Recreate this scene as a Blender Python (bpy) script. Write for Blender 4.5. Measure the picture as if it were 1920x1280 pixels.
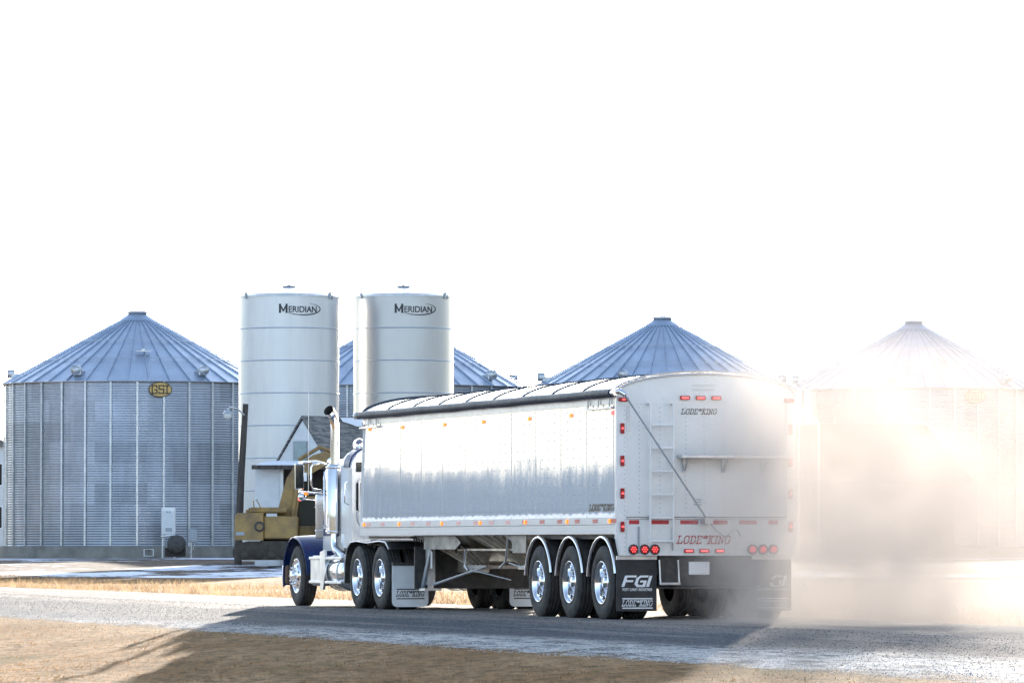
import bpy, math, random
import numpy as np
from mathutils import Vector, Matrix
R = math.radians
random.seed(7); rng = np.random.default_rng(7)
sc = bpy.context.scene
for o in list(bpy.data.objects): bpy.data.objects.remove(o)

# ------------------------------------------------------------------ camera, sky, sun, exposure
cam = bpy.data.cameras.new('camera'); co = bpy.data.objects.new('camera', cam); sc.collection.objects.link(co)
cam.sensor_width = 36; cam.lens = 36 * 9800 / 1920; cam.clip_start = 1; cam.clip_end = 9000
co.location = (0, 0, 1.04); co.rotation_euler = (R(90) + math.atan(382 / 9800), 0, 0)
sc.camera = co
SUN_AZ, SUN_EL = 6.0, 9.5            # degrees right of the view, above the horizon
w = bpy.data.worlds.new('World'); sc.world = w; w.use_nodes = True
nt = w.node_tree; nt.nodes.clear()
sky = nt.nodes.new('ShaderNodeTexSky'); sky.sky_type = 'NISHITA'; sky.sun_disc = False
sky.sun_elevation = R(SUN_EL); sky.sun_rotation = R(SUN_AZ); sky.altitude = 200
sky.air_density = 1.0; sky.dust_density = 2.0; sky.ozone_density = 1.6
bg = nt.nodes.new('ShaderNodeBackground'); bg.inputs[1].default_value = 0.12
wo = nt.nodes.new('ShaderNodeOutputWorld')
hs = nt.nodes.new('ShaderNodeHueSaturation'); hs.inputs['Saturation'].default_value = .62
tn = nt.nodes.new('ShaderNodeMix'); tn.data_type = 'RGBA'; tn.blend_type = 'MULTIPLY'; tn.inputs[0].default_value = 1; tn.inputs[7].default_value = (.88, .99, 1.13, 1)
nt.links.new(sky.outputs[0], hs.inputs['Color']); nt.links.new(hs.outputs[0], tn.inputs[6]); nt.links.new(tn.outputs[2], bg.inputs[0]); nt.links.new(bg.outputs[0], wo.inputs[0])
sl = bpy.data.lights.new('sun', 'SUN'); so = bpy.data.objects.new('sun', sl); sc.collection.objects.link(so)
sl.energy = 5.0; sl.angle = R(0.55); sl.color = (1.0, 0.90, 0.78)
sd = Vector((math.sin(R(SUN_AZ)) * math.cos(R(SUN_EL)), math.cos(R(SUN_AZ)) * math.cos(R(SUN_EL)), math.sin(R(SUN_EL))))
so.rotation_euler = sd.to_track_quat('Z', 'Y').to_euler(); so.location = (20, 100, 60)
vs = sc.view_settings; vs.view_transform = 'Standard'; vs.look = 'None'; vs.gamma = 1; vs.exposure = 2.1
cy = sc.cycles
cy.use_denoising = True; cy.volume_bounces = 6; cy.max_bounces = 10; cy.volume_step_rate = 1.0; cy.volume_max_steps = 256
cy.use_adaptive_sampling = True; cy.adaptive_threshold = 0.015; cy.caustics_reflective = False; cy.caustics_refractive = False
cy.sample_clamp_indirect = 6

# ------------------------------------------------------------------ helpers
def tag(o, label=None, cat=None, group=None, kind=None):
    for k, v in (('label', label), ('category', cat), ('group', group), ('kind', kind)):
        if v: o[k] = v
    return o
def empty(name, loc=(0, 0, 0), rz=0.0):
    o = bpy.data.objects.new(name, None); sc.collection.objects.link(o)
    o.location = loc; o.rotation_euler = (0, 0, rz); o.empty_display_size = .3
    return o
class MB:
    def __init__(s): s.v = []; s.f = []; s.m = []; s.sm = []
    def add(s, vs_, fs_, m=0, smooth=False):
        b = len(s.v); s.v += [tuple(p) for p in vs_]; s.f += [tuple(i + b for i in f) for f in fs_]
        s.m += [m] * len(fs_); s.sm += [smooth] * len(fs_); return s
    def box(s, x0, x1, y0, y1, z0, z1, m=0, mat=None, bev=0):
        x0, x1 = min(x0, x1), max(x0, x1); y0, y1 = min(y0, y1), max(y0, y1); z0, z1 = min(z0, z1), max(z0, z1)
        if bev:
            b = min(bev, (x1-x0)/2.01, (y1-y0)/2.01, (z1-z0)/2.01); vs_ = []; idx = {}
            for i, X in enumerate((x0, x1)):
                for j, Y in enumerate((y0, y1)):
                    for k, Z in enumerate((z0, z1)):
                        sx, sy, sz = (1-2*i)*b, (1-2*j)*b, (1-2*k)*b
                        idx[i, j, k, 0] = len(vs_); vs_.append((X, Y+sy, Z+sz))
                        idx[i, j, k, 1] = len(vs_); vs_.append((X+sx, Y, Z+sz))
                        idx[i, j, k, 2] = len(vs_); vs_.append((X+sx, Y+sy, Z))
            I = lambda i, j, k, a: idx[i, j, k, a]
            fs = []
            for i in (0, 1): fs.append([I(i,0,0,0), I(i,1,0,0), I(i,1,1,0), I(i,0,1,0)][::(1 if i else -1)])
            for j in (0, 1): fs.append([I(0,j,0,1), I(1,j,0,1), I(1,j,1,1), I(0,j,1,1)][::(-1 if j else 1)])
            for k in (0, 1): fs.append([I(0,0,k,2), I(1,0,k,2), I(1,1,k,2), I(0,1,k,2)][::(1 if k else -1)])
            for i in (0, 1):
                for j in (0, 1): fs.append([I(i,j,0,0), I(i,j,0,1), I(i,j,1,1), I(i,j,1,0)])
                for k in (0, 1): fs.append([I(i,0,k,0), I(i,0,k,2), I(i,1,k,2), I(i,1,k,0)])
            for j in (0, 1):
                for k in (0, 1): fs.append([I(0,j,k,1), I(0,j,k,2), I(1,j,k,2), I(1,j,k,1)])
            for i in (0, 1):
                for j in (0, 1):
                    for k in (0, 1): fs.append([I(i,j,k,0), I(i,j,k,1), I(i,j,k,2)])
        else:
            vs_ = [(x0,y0,z0),(x1,y0,z0),(x1,y1,z0),(x0,y1,z0),(x0,y0,z1),(x1,y0,z1),(x1,y1,z1),(x0,y1,z1)]
            fs = [(0,3,2,1),(4,5,6,7),(0,1,5,4),(1,2,6,5),(2,3,7,6),(3,0,4,7)]
        if mat is not None: vs_ = [mat @ Vector(p) for p in vs_]
        return s.add(vs_, fs, m)
    def hexa(s, p, m=0):     # 8 points: bottom 4 ccw, top 4 ccw
        return s.add(p, [(0,3,2,1),(4,5,6,7),(0,1,5,4),(1,2,6,5),(2,3,7,6),(3,0,4,7)], m)
    def tube(s, pts, r, n=10, m=0, caps=True, smooth=True):
        pts = [Vector(p) for p in pts]; rr = r if isinstance(r, (list, tuple)) else [r] * len(pts)
        rings = []; up = None
        for i, p in enumerate(pts):
            d = (pts[min(i+1, len(pts)-1)] - pts[max(i-1, 0)]).normalized()
            if up is None: up = Vector((0, 0, 1)) if abs(d.z) < .9 else Vector((1, 0, 0))
            a = d.cross(up).normalized(); b = a.cross(d).normalized(); up = b
            rings.append([p + (a * math.cos(2*math.pi*k/n) + b * math.sin(2*math.pi*k/n)) * rr[i] for k in range(n)])
        vs_ = [q for ring in rings for q in ring]; fs = []
        for i in range(len(pts)-1):
            for k in range(n): fs.append((i*n+k, i*n+(k+1) % n, (i+1)*n+(k+1) % n, (i+1)*n+k))
        s.add(vs_, fs, m, smooth)
        if caps:
            s.add(rings[0], [tuple(range(n))], m); s.add(rings[-1], [tuple(range(n))[::-1]], m)
        return s
    def lathe(s, prof, n=32, m=0, mat=None, smooth=True, a0=0.0, a1=2*math.pi):   # prof: (r, h), axis z
        full = abs(a1 - a0 - 2*math.pi) < 1e-6; nn = n if full else n + 1
        vs_ = []
        for r, h in prof:
            for k in range(nn):
                a = a0 + (a1-a0) * k / n; vs_.append(Vector((r*math.cos(a), r*math.sin(a), h)))
        if mat is not None: vs_ = [mat @ p for p in vs_]
        fs = []
        for i in range(len(prof)-1):
            for k in range(n):
                k2 = (k+1) % nn
                fs.append((i*nn+k, i*nn+k2, (i+1)*nn+k2, (i+1)*nn+k))
        return s.add(vs_, fs, m, smooth)
    def prism(s, poly, a, b, axis='y', m=0):   # poly in the two other axes (x,z) / (y,z) / (x,y)
        n = len(poly)
        def P(u, v, c): return (u, c, v) if axis == 'y' else ((c, u, v) if axis == 'x' else (u, v, c))
        vs_ = [P(u, v, a) for u, v in poly] + [P(u, v, b) for u, v in poly]
        fs = [tuple(range(n))[::-1], tuple(range(n, 2*n))] + [(i, (i+1) % n, (i+1) % n + n, i+n) for i in range(n)]
        return s.add(vs_, fs, m)
    def build(s, name, mats, parent=None, loc=None):
        me = bpy.data.meshes.new(name); me.from_pydata([tuple(p) for p in s.v], [], s.f)
        if not isinstance(mats, (list, tuple)): mats = [mats]
        for x in mats: me.materials.append(x)
        me.polygons.foreach_set('material_index', s.m); me.polygons.foreach_set('use_smooth', s.sm); me.update()
        o = bpy.data.objects.new(name, me); sc.collection.objects.link(o)
        if parent is not None: o.parent = parent
        if loc: o.location = loc
        return o
def np_mesh(name, V, Fq, mat, parent=None, smooth=False, tri=False, attr=None):
    me = bpy.data.meshes.new(name); n = 3 if tri else 4
    me.vertices.add(len(V)); me.vertices.foreach_set('co', np.asarray(V, dtype=np.float32).ravel())
    me.loops.add(len(Fq)*n); me.loops.foreach_set('vertex_index', np.asarray(Fq, dtype=np.int32).ravel())
    me.polygons.add(len(Fq)); me.polygons.foreach_set('loop_start', np.arange(0, len(Fq)*n, n, dtype=np.int32))
    me.polygons.foreach_set('use_smooth', np.full(len(Fq), smooth)); me.update(calc_edges=True); me.validate()
    me.materials.append(mat); o = bpy.data.objects.new(name, me); sc.collection.objects.link(o)
    if parent is not None: o.parent = parent
    return o
def dup(o, parent=None):
    c = o.copy(); sc.collection.objects.link(c)
    if parent is not None: c.parent = parent
    for ch in list(o.children): dup(ch, c)
    return c

# ------------------------------------------------------------------ materials
def mat(name, col, rough=.5, metal=0., spec=.5, var=0., vscale=3., bump=0., bscale=30., coat=0., stretch=(1, 1, 1), emit=None, estr=0., col2=None, lo=.35, hi=.65, rvar=0., detail=6):
    m = bpy.data.materials.new(name); m.use_nodes = True; n = m.node_tree; N = n.nodes; L = n.links
    b = N['Principled BSDF']; c = (*col, 1)
    b.inputs['Base Color'].default_value = c; b.inputs['Roughness'].default_value = rough
    b.inputs['Metallic'].default_value = metal; b.inputs['Specular IOR Level'].default_value = spec
    b.inputs['Coat Weight'].default_value = coat; b.inputs['Coat Roughness'].default_value = .03
    if emit: b.inputs['Emission Color'].default_value = (*emit, 1); b.inputs['Emission Strength'].default_value = estr
    tc = N.new('ShaderNodeTexCoord'); mp = N.new('ShaderNodeMapping'); mp.inputs['Scale'].default_value = stretch
    L.new(tc.outputs['Object'], mp.inputs[0])
    if var or col2:
        t = N.new('ShaderNodeTexNoise'); t.inputs['Scale'].default_value = vscale; t.inputs['Detail'].default_value = detail; t.inputs['Roughness'].default_value = .6
        L.new(mp.outputs[0], t.inputs[0]); mr = N.new('ShaderNodeMapRange'); L.new(t.outputs[0], mr.inputs[0])
        mr.inputs[1].default_value = lo; mr.inputs[2].default_value = hi
        mx = N.new('ShaderNodeMix'); mx.data_type = 'RGBA'; L.new(mr.outputs[0], mx.inputs[0])
        c2 = col2 if col2 else tuple(min(1, x*(1-var)) for x in col)
        mx.inputs[6].default_value = c; mx.inputs[7].default_value = (*c2, 1); L.new(mx.outputs[2], b.inputs['Base Color'])
        if rvar:
            m2 = N.new('ShaderNodeMapRange'); L.new(t.outputs[0], m2.inputs[0]); m2.inputs[1].default_value = lo; m2.inputs[2].default_value = hi
            m2.inputs[3].default_value = rough; m2.inputs[4].default_value = rough + rvar; L.new(m2.outputs[0], b.inputs['Roughness'])
    if bump:
        t = N.new('ShaderNodeTexNoise'); t.inputs['Scale'].default_value = bscale; t.inputs['Detail'].default_value = 5
        L.new(mp.outputs[0], t.inputs[0]); bp = N.new('ShaderNodeBump'); bp.inputs['Strength'].default_value = 1; bp.inputs['Distance'].default_value = bump
        L.new(t.outputs[0], bp.inputs['Height']); L.new(bp.outputs[0], b.inputs['Normal'])
    return m
M = {}
M['white_paint'] = mat('white_paint', (.82, .82, .82), .3, var=.05, vscale=2, coat=.6)
M['side_paint'] = mat('side_paint', (.88, .885, .89), .05, coat=1., spec=.5)
M['rear_paint'] = mat('rear_paint', (.80, .80, .79), .22, var=.06, vscale=2, coat=.3, rvar=.2)
M['rivet'] = mat('rivet', (.45, .46, .48), .35, .6)
M['alu'] = mat('alu', (.75, .76, .78), .32, .9, var=.2, vscale=4, rvar=.15)
M['alu_trim'] = mat('alu_trim', (.62, .63, .66), .4, .7, var=.15, vscale=5)
M['chrome'] = mat('chrome', (.88, .89, .92), .04, 1.)
M['polished'] = mat('polished', (.85, .86, .88), .12, 1., var=.08, vscale=6)
M['tyre'] = mat('tyre', (.028, .028, .03), .75, var=.4, vscale=8, bump=.003, bscale=60, col2=(.06, .055, .05))
M['black'] = mat('black', (.03, .03, .033), .55, var=.3, vscale=6, col2=(.07, .065, .06))
M['flap_black'] = mat('flap_black', (.02, .021, .024), .6, var=.3, vscale=5, col2=(.04, .04, .042))
M['flap_white'] = mat('flap_white', (.85, .86, .88), .5, var=.06, vscale=4)
M['blue_paint'] = mat('blue_paint', (.006, .03, .13), .4, spec=.25, coat=.12, var=.2, vscale=4)
M['glass_dark'] = mat('glass_dark', (.015, .02, .02), .15, spec=.25)
M['amber'] = mat('amber', (.85, .22, .02), .25, emit=(1, .3, .03), estr=.25)
M['red_lens'] = mat('red_lens', (.35, .01, .015), .2)
M['red_led'] = mat('red_led', (.8, .05, .05), .3, emit=(1, .08, .08), estr=.7)
M['tape'] = mat('tape', (.5, .03, .04), .35)
M['tape_side'] = mat('tape_side', (.52, .05, .06), .35)
M['tape_pale'] = mat('tape_pale', (.8, .36, .37), .35)
M['decal_red'] = mat('decal_red', (.42, .05, .05), .4)
M['decal_dark'] = mat('decal_dark', (.03, .03, .04), .4)
M['decal_white'] = mat('decal_white', (.85, .86, .88), .5)
def translucent(m, f=.5):
    n = m.node_tree; b = n.nodes['Principled BSDF']; o = [q for q in n.nodes if q.type == 'OUTPUT_MATERIAL'][0]
    tr_ = n.nodes.new('ShaderNodeBsdfTranslucent'); mx = n.nodes.new('ShaderNodeMixShader'); mx.inputs[0].default_value = f
    if b.inputs['Base Color'].links: n.links.new(b.inputs['Base Color'].links[0].from_socket, tr_.inputs[0])
    else: tr_.inputs[0].default_value = b.inputs['Base Color'].default_value
    n.links.new(b.outputs[0], mx.inputs[1]); n.links.new(tr_.outputs[0], mx.inputs[2]); n.links.new(mx.outputs[0], o.inputs[0]); return m
M['tarp_white'] = translucent(mat('tarp_white', (.84, .83, .81), .22, var=.06, vscale=3, bump=.004, bscale=3, coat=.6, spec=.8), .15)
M['tarp_navy'] = mat('tarp_navy', (.03, .045, .075), .55, var=.3, vscale=8, bump=.01, bscale=9)
M['hopper'] = mat('hopper', (.62, .55, .46), .35, .6, var=.35, vscale=2.2, rvar=.25)  # tan reflection of the sunlit ground is put into this colour
M['galv'] = mat('galv', (.45, .48, .53), .32, .85, var=.2, vscale=1.1, rvar=.12, stretch=(1, 1, .25))
def sheets(m):
    n = m.node_tree; L = n.links; b = n.nodes['Principled BSDF']; src = b.inputs['Base Color'].links[0].from_socket
    tc = n.nodes.new('ShaderNodeTexCoord'); sp = n.nodes.new('ShaderNodeSeparateXYZ'); L.new(tc.outputs['Object'], sp.inputs[0])
    def q(op, a, c=None):
        z = n.nodes.new('ShaderNodeMath'); z.operation = op
        for i, v in enumerate((a, c)):
            if v is None: continue
            if isinstance(v, (int, float)): z.inputs[i].default_value = v
            else: L.new(v, z.inputs[i])
        return z.outputs[0]
    row = q('FLOOR', q('MULTIPLY', q('SUBTRACT', sp.outputs[2], .66), .913))
    an = q('MULTIPLY', q('ARCTAN2', sp.outputs[1], sp.outputs[0]), 16/(2*math.pi))
    col = q('FLOOR', q('ADD', q('ADD', an, .63), q('MULTIPLY', q('MODULO', row, 2.), .5)))
    cb = n.nodes.new('ShaderNodeCombineXYZ'); L.new(row, cb.inputs[0]); L.new(col, cb.inputs[1])
    wn_ = n.nodes.new('ShaderNodeTexWhiteNoise'); L.new(cb.outputs[0], wn_.inputs[0])
    mr = n.nodes.new('ShaderNodeMapRange'); L.new(wn_.outputs[0], mr.inputs[0]); mr.inputs[3].default_value = .80; mr.inputs[4].default_value = 1.08
    mx = n.nodes.new('ShaderNodeMix'); mx.data_type = 'RGBA'; mx.blend_type = 'MULTIPLY'; mx.inputs[0].default_value = 1
    L.new(src, mx.inputs[6]); L.new(mr.outputs[0], mx.inputs[7]); L.new(mx.outputs[2], b.inputs['Base Color'])
sheets(M['galv'])
M['galv_dull'] = mat('galv_dull', (.26, .26, .265), .4, .7, var=.35, vscale=3, rvar=.2)
M['galv_post'] = mat('galv_post', (.60, .62, .64), .38, .75, var=.2, vscale=3)
M['roof_steel'] = mat('roof_steel', (.42, .50, .62), .36, .65, var=.12, vscale=.8, rvar=.1)
M['silo_white'] = mat('silo_white', (.68, .69, .70), .34, .45, var=.12, vscale=1.3, stretch=(1, 1, .12))
M['silo_steel'] = mat('silo_steel', (.50, .505, .51), .33, .65, var=.05, vscale=1.1, stretch=(1, 1, .3), detail=2)
M['seam'] = mat('seam', (.42, .45, .48), .4, .6)
M['concrete'] = mat('concrete', (.30, .29, .27), .85, var=.35, vscale=1.2, bump=.02, bscale=10)
M['sign_tan'] = mat('sign_tan', (.62, .40, .13), .5, var=.1)
M['sign_black'] = mat('sign_black', (.03, .022, .015), .5)
M['siding'] = mat('siding', (.72, .74, .76), .6, var=.1, vscale=2)
M['shingle'] = mat('shingle', (.10, .10, .105), .85, vscale=2.2, col2=(.26, .24, .22), stretch=(1, 2.2, 6), bump=.03, bscale=5, lo=.4, hi=.6)
M['wood'] = mat('wood', (.10, .085, .075), .85, var=.5, vscale=3, stretch=(4, 4, .4), bump=.02, bscale=8)
M['dark'] = mat('dark', (.035, .03, .028), .8, var=.3)
M['yellow'] = mat('yellow', (.38, .235, .075), .6, var=.3, vscale=1.5, col2=(.20, .13, .06))
M['track'] = mat('track', (.07, .058, .045), .85, var=.4, vscale=4, bump=.03, bscale=8)
M['snow'] = mat('snow', (.80, .83, .88), .6, var=.06, vscale=1, bump=.05, bscale=2)
M['brown'] = mat('brown', (.16, .10, .07), .8, var=.3)
M['straw'] = mat('straw', (.50, .36, .20), .8, vscale=.8, col2=(.32, .20, .10))
M['grey_box'] = mat('grey_box', (.33, .36, .4), .5, .3)

# ------------------------------------------------------------------ lettering
GL = {'L': [(1,0,1,6),(0,6,2.2,6),(0,0,4,0),(4,0,4,1.6)],
 'O': [(.4,1.2,.4,4.8),(.4,4.8,1.4,6),(1.4,6,3,6),(3,6,4,4.8),(4,4.8,4,1.2),(4,1.2,3,0),(3,0,1.4,0),(1.4,0,.4,1.2)],
 'D': [(1,0,1,6),(0,0,2.9,0),(2.9,0,4,1.3),(4,1.3,4,4.7),(4,4.7,2.9,6),(2.9,6,0,6)],
 'E': [(1,0,1,6),(0,0,4,0),(0,6,4,6),(1,3,3,3),(4,0,4,1.3),(4,4.7,4,6)],
 'K': [(1,0,1,6),(0,0,2,0),(0,6,2,6),(1,2.6,3.8,6),(1.8,3.4,4,0),(3,6,4.6,6),(3.2,0,4.8,0)],
 'I': [(1,0,1,6),(0,0,2,0),(0,6,2,6)],
 'N': [(.8,0,.8,6),(0,0,1.7,0),(.8,6,3.6,0),(3.6,0,3.6,6),(2.8,6,4.4,6),(0,6,.8,6)],
 'G': [(4,4.7,3,6),(3,6,1.4,6),(1.4,6,.4,4.8),(.4,4.8,.4,1.2),(.4,1.2,1.4,0),(1.4,0,3,0),(3,0,4,1),(4,1,4,2.8),(4.4,2.8,2.6,2.8)],
 'S': [(4,5,4,6),(4,6,.4,6),(.4,6,.4,3.2),(.4,3.2,4,3.2),(4,3.2,4,0),(4,0,.4,0),(.4,0,.4,1)],
 'g': [(4,4.4,4,6),(4,6,.4,6),(.4,6,.4,0),(.4,0,4,0),(4,0,4,2.8),(4,2.8,2.4,2.8)],
 'j': [(1.4,0,1.4,6),(0,0,2.8,0),(0,6,2.8,6)],
 'f': [(.4,0,.4,6),(.4,6,4.4,6),(.4,3.1,3.6,3.1)],
 'h': [(.4,1.4,.4,4.6),(.4,4.6,1.4,6),(1.4,6,4.2,6),(.4,1.4,1.4,0),(1.4,0,4,0),(4,0,4,2.9),(4,2.9,2.3,2.9)],
 'i': [(.5,0,.5,6)]}
GL['M'] = [(.5,0,.5,6),(.5,6,2.8,1),(2.8,1,5.1,6),(5.1,6,5.1,0)]
GW = {'M': 6.2, 'I': 2.9, 'j': 3.6, 'i': 1.9, 'N': 5.3, 'K': 5.6}
def letters(txt, width, height, thick=.85, shear=.25, cut=True, depth=.002, heavy=None):
    """outline letters as thin slabs lying in x,y, front +z, centred on the origin"""
    x = 0; segs = []
    for ch in txt:
        if ch == ' ': x += 2.2; continue
        if ch == '^':            # small crown between the words
            for q in ((0,4.2,.5,6),(.9,4.2,1.1,6.2),(1.7,4.2,1.7,6.4),(2.5,4.2,2.3,6.2),(3.4,4.2,2.9,6)): segs.append((x+q[0], q[1], x+q[2], q[3], .55))
            segs.append((x, 4, x+3.4, 4, .5)); x += 4.2; continue
        for a in GL[ch]: segs.append((x+a[0], a[1], x+a[2], a[3], thick if a[0] != a[2] else (heavy or thick)))
        x += GW.get(ch, 5.2)
    W = x - .6; mb = MB(); i = 0
    for x0, y0, x1, y1, th in segs:
        d = Vector((x1-x0, y1-y0)); 
        if d.length == 0: continue
        e = d.normalized(); n = Vector((-e.y, e.x)) * th/2; a = Vector((x0, y0)) - e*th*.35; b = Vector((x1, y1)) + e*th*.35
        q = [a-n, b-n, b+n, a+n]; dz = depth + (i % 7) * .0006; i += 1
        P = []
        for z in (0, dz):
            for p in q: P.append(((p.x + shear*p.y - W/2 - shear*3) * width / W, (p.y-3) * height / 7, z))
        mb.hexa(P)
    if cut:   # the thin line that runs through the word
        z = depth + .0052
        mb.hexa([(-width/2, -height*.025, 0), (width/2, -height*.025, 0), (width/2, height*.025, 0), (-width/2, height*.025, 0),
                 (-width/2, -height*.025, z), (width/2, -height*.025, z), (width/2, height*.025, z), (-width/2, height*.025, z)], 1)
    return mb
def font_mb(txt, width, height, shear=0., off=.0, depth=.002):
    cu = bpy.data.curves.new('t', 'FONT'); cu.body = txt; cu.extrude = depth; cu.shear = shear; cu.offset = off; cu.align_x = 'CENTER'
    ob = bpy.data.objects.new('t', cu); sc.collection.objects.link(ob); bpy.context.view_layer.update()
    me = bpy.data.meshes.new_from_object(ob.evaluated_get(bpy.context.evaluated_depsgraph_get()))
    V = [v.co.copy() for v in me.vertices]; F = [tuple(p.vertices) for p in me.polygons]
    bpy.data.objects.remove(ob); bpy.data.curves.remove(cu); bpy.data.meshes.remove(me)
    xs = [v.x for v in V]; ys = [v.y for v in V]; a, b, c, d = min(xs), max(xs), min(ys), max(ys)
    V = [Vector(((v.x-(a+b)/2)*width/(b-a), (v.y-(c+d)/2)*height/(d-c), v.z)) for v in V]
    return MB().add(V, F)
def xf(mb, m): mb.v = [tuple(m @ Vector(p)) for p in mb.v]; return mb
def basis(X, Y, Z, o): return Matrix(((X[0], Y[0], Z[0], o[0]), (X[1], Y[1], Z[1], o[1]), (X[2], Y[2], Z[2], o[2]), (0, 0, 0, 1)))
def REAR(t, y, z): return basis((0, -1, 0), (0, 0, 1), (-1, 0, 0), (t, y, z))
def SIDE(t, y, z): return basis((-1, 0, 0), (0, 0, 1), (0, 1, 0), (t, y, z))

# ------------------------------------------------------------------ terrain (t along the road, y towards the camera side)
HEAD = math.atan(2970/9800); TX, TY = 2.700, 72.807; RZ = math.pi/2 + HEAD
ux, uy = -math.sin(HEAD), math.cos(HEAD); lx, ly = -math.cos(HEAD), -math.sin(HEAD)
def to_world(t, y): return TX + t*ux + y*lx, TY + t*uy + y*ly
def to_local(X, Y): dx, dy = X-TX, Y-TY; return dx*ux + dy*uy, dx*lx + dy*ly
def height(t, y):
    t = np.asarray(t, float); y = np.asarray(y, float); X, Y = to_world(t, y)
    h = np.interp(y, [-2.6, -1.9, 2.2, 5.7, 6.4, 9.5, 14, 30, 200], [-.06, 0, 0, -.15, -.20, -.56, -.85, -.9, -.5])
    far = np.interp(y, [-2000, -8, -2.6], [-.1, -.1, -.06])
    h = np.where(y < -2.6, far, h)
    k = np.clip((Y-150)/100, 0, 1); k = k*k*(3-2*k)
    h = h*(1-k) + k*.36
    h = h + np.where(y > 6, (.03*np.sin(t*.7+y) + .02*np.sin(t*1.9-y*1.3)) * np.clip((y-6)/3, 0, 1), 0)
    h = h + np.where(y < -4, .03*np.sin(X*.31)*np.sin(Y*.17+1), 0)
    return h
def sheet(name, ts, ys, mt, off=0.):
    T, Yy = np.meshgrid(ts, ys, indexing='ij'); H = height(T, Yy) + off
    if off: H = H - np.where((Yy > 6.2) | (Yy < -2.65), off + .02, np.where(Yy > 5.9, off - .004, 0))
    V = np.stack([T.ravel(), Yy.ravel(), H.ravel()], 1); a, b = T.shape
    i = (np.arange(a-1)[:, None]*b + np.arange(b-1)[None]).ravel()
    F = np.stack([i, i+b, i+b+1, i+1], 1)
    o = np_mesh(name, V, F, mt, smooth=True); o.location = (TX, TY, 0); o.rotation_euler = (0, 0, RZ)
    return o
def node_ground(name, build, bump=0.02, bscale=14, rough=.9, spec=.016):
    m = bpy.data.materials.new(name); m.use_nodes = True; n = m.node_tree; b = n.nodes['Principled BSDF']
    b.inputs['Roughness'].default_value = rough; b.inputs['Specular IOR Level'].default_value = spec
    tc = n.nodes.new('ShaderNodeTexCoord'); sp = n.nodes.new('ShaderNodeSeparateXYZ'); n.links.new(tc.outputs['Object'], sp.inputs[0])
    class K: pass
    k = K(); k.n = n; k.co = tc.outputs['Object']; k.x, k.y, k.z = sp.outputs
    def math_(op, a, bb=None, cc=None):
        q = n.nodes.new('ShaderNodeMath'); q.operation = op
        for i, v in enumerate((a, bb, cc)):
            if v is None: continue
            if isinstance(v, (int, float)): q.inputs[i].default_value = v
            else: n.links.new(v, q.inputs[i])
        return q.outputs[0]
    def noise(scale, stretch=(1, 1, 1), detail=6, rough_=.6):
        mp = n.nodes.new('ShaderNodeMapping'); mp.inputs['Scale'].default_value = stretch; n.links.new(k.co, mp.inputs[0])
        t = n.nodes.new('ShaderNodeTexNoise'); t.inputs['Scale'].default_value = scale; t.inputs['Detail'].default_value = detail; t.inputs['Roughness'].default_value = rough_
        n.links.new(mp.outputs[0], t.inputs[0]); return t.outputs[0]
    def ramp(v, a, bb, c=0., d=1.):
        q = n.nodes.new('ShaderNodeMapRange'); q.interpolation_type = 'SMOOTHSTEP'; n.links.new(v, q.inputs[0])
        for i, z in enumerate((a, bb, c, d)): q.inputs[i+1].default_value = z
        return q.outputs[0]
    def mix(f, a, bb):
        q = n.nodes.new('ShaderNodeMix'); q.data_type = 'RGBA'
        if isinstance(f, float): q.inputs[0].default_value = f
        else: n.links.new(f, q.inputs[0])
        for i, v in ((6, a), (7, bb)):
            if isinstance(v, tuple): q.inputs[i].default_value = (*v, 1)
            else: n.links.new(v, q.inputs[i])
        return q.outputs[2]
    k.m, k.noise, k.ramp, k.mix = math_, noise, ramp, mix
    col = build(k); n.links.new(col, b.inputs['Base Color'])
    if bump:
        bp = n.nodes.new('ShaderNodeBump'); bp.inputs['Distance'].default_value = bump; n.links.new(noise(bscale, detail=8, rough_=.7), bp.inputs['Height']); n.links.new(bp.outputs[0], b.inputs['Normal'])
    return m
def g_grass(k):
    c = k.mix(k.ramp(k.noise(.35, (.5, 1, 1)), .38, .62), (.25, .145, .07), (.37, .24, .135))
    c = k.mix(k.ramp(k.noise(6, (.4, 1, 1), 8, .75), .4, .65), c, (.12, .08, .043))
    c = k.mix(k.ramp(k.noise(.25, (.5, 1.2, 1)), .56, .68), c, (.13, .11, .05))
    # snow patches lying in the yard beyond the verge
    far = k.ramp(k.y, -20., -40.)
    s = k.m('MULTIPLY', far, k.ramp(k.noise(.22, (.5, .25, 1), 8, .65), .55, .60))
    c = k.mix(s, c, (.74, .78, .86))
    sm_ = k.m('ADD', k.y, k.m('MULTIPLY', k.m('SUBTRACT', k.noise(.12, (1, 1, 1), 7, .7), .5), 16.))
    c = k.mix(k.m('MULTIPLY', k.ramp(sm_, 15., 18.), k.ramp(k.x, 22., 40.)), c, (.78, .80, .84))  # unseen snow field left of view, added to whiten the trailer's low reflection
    s2 = k.m('MULTIPLY', k.ramp(k.y, 9., 11.), k.ramp(k.noise(.5, (.35, 1, 1), 6), .63, .68))
    return k.mix(s2, c, (.75, .78, .84))
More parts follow.
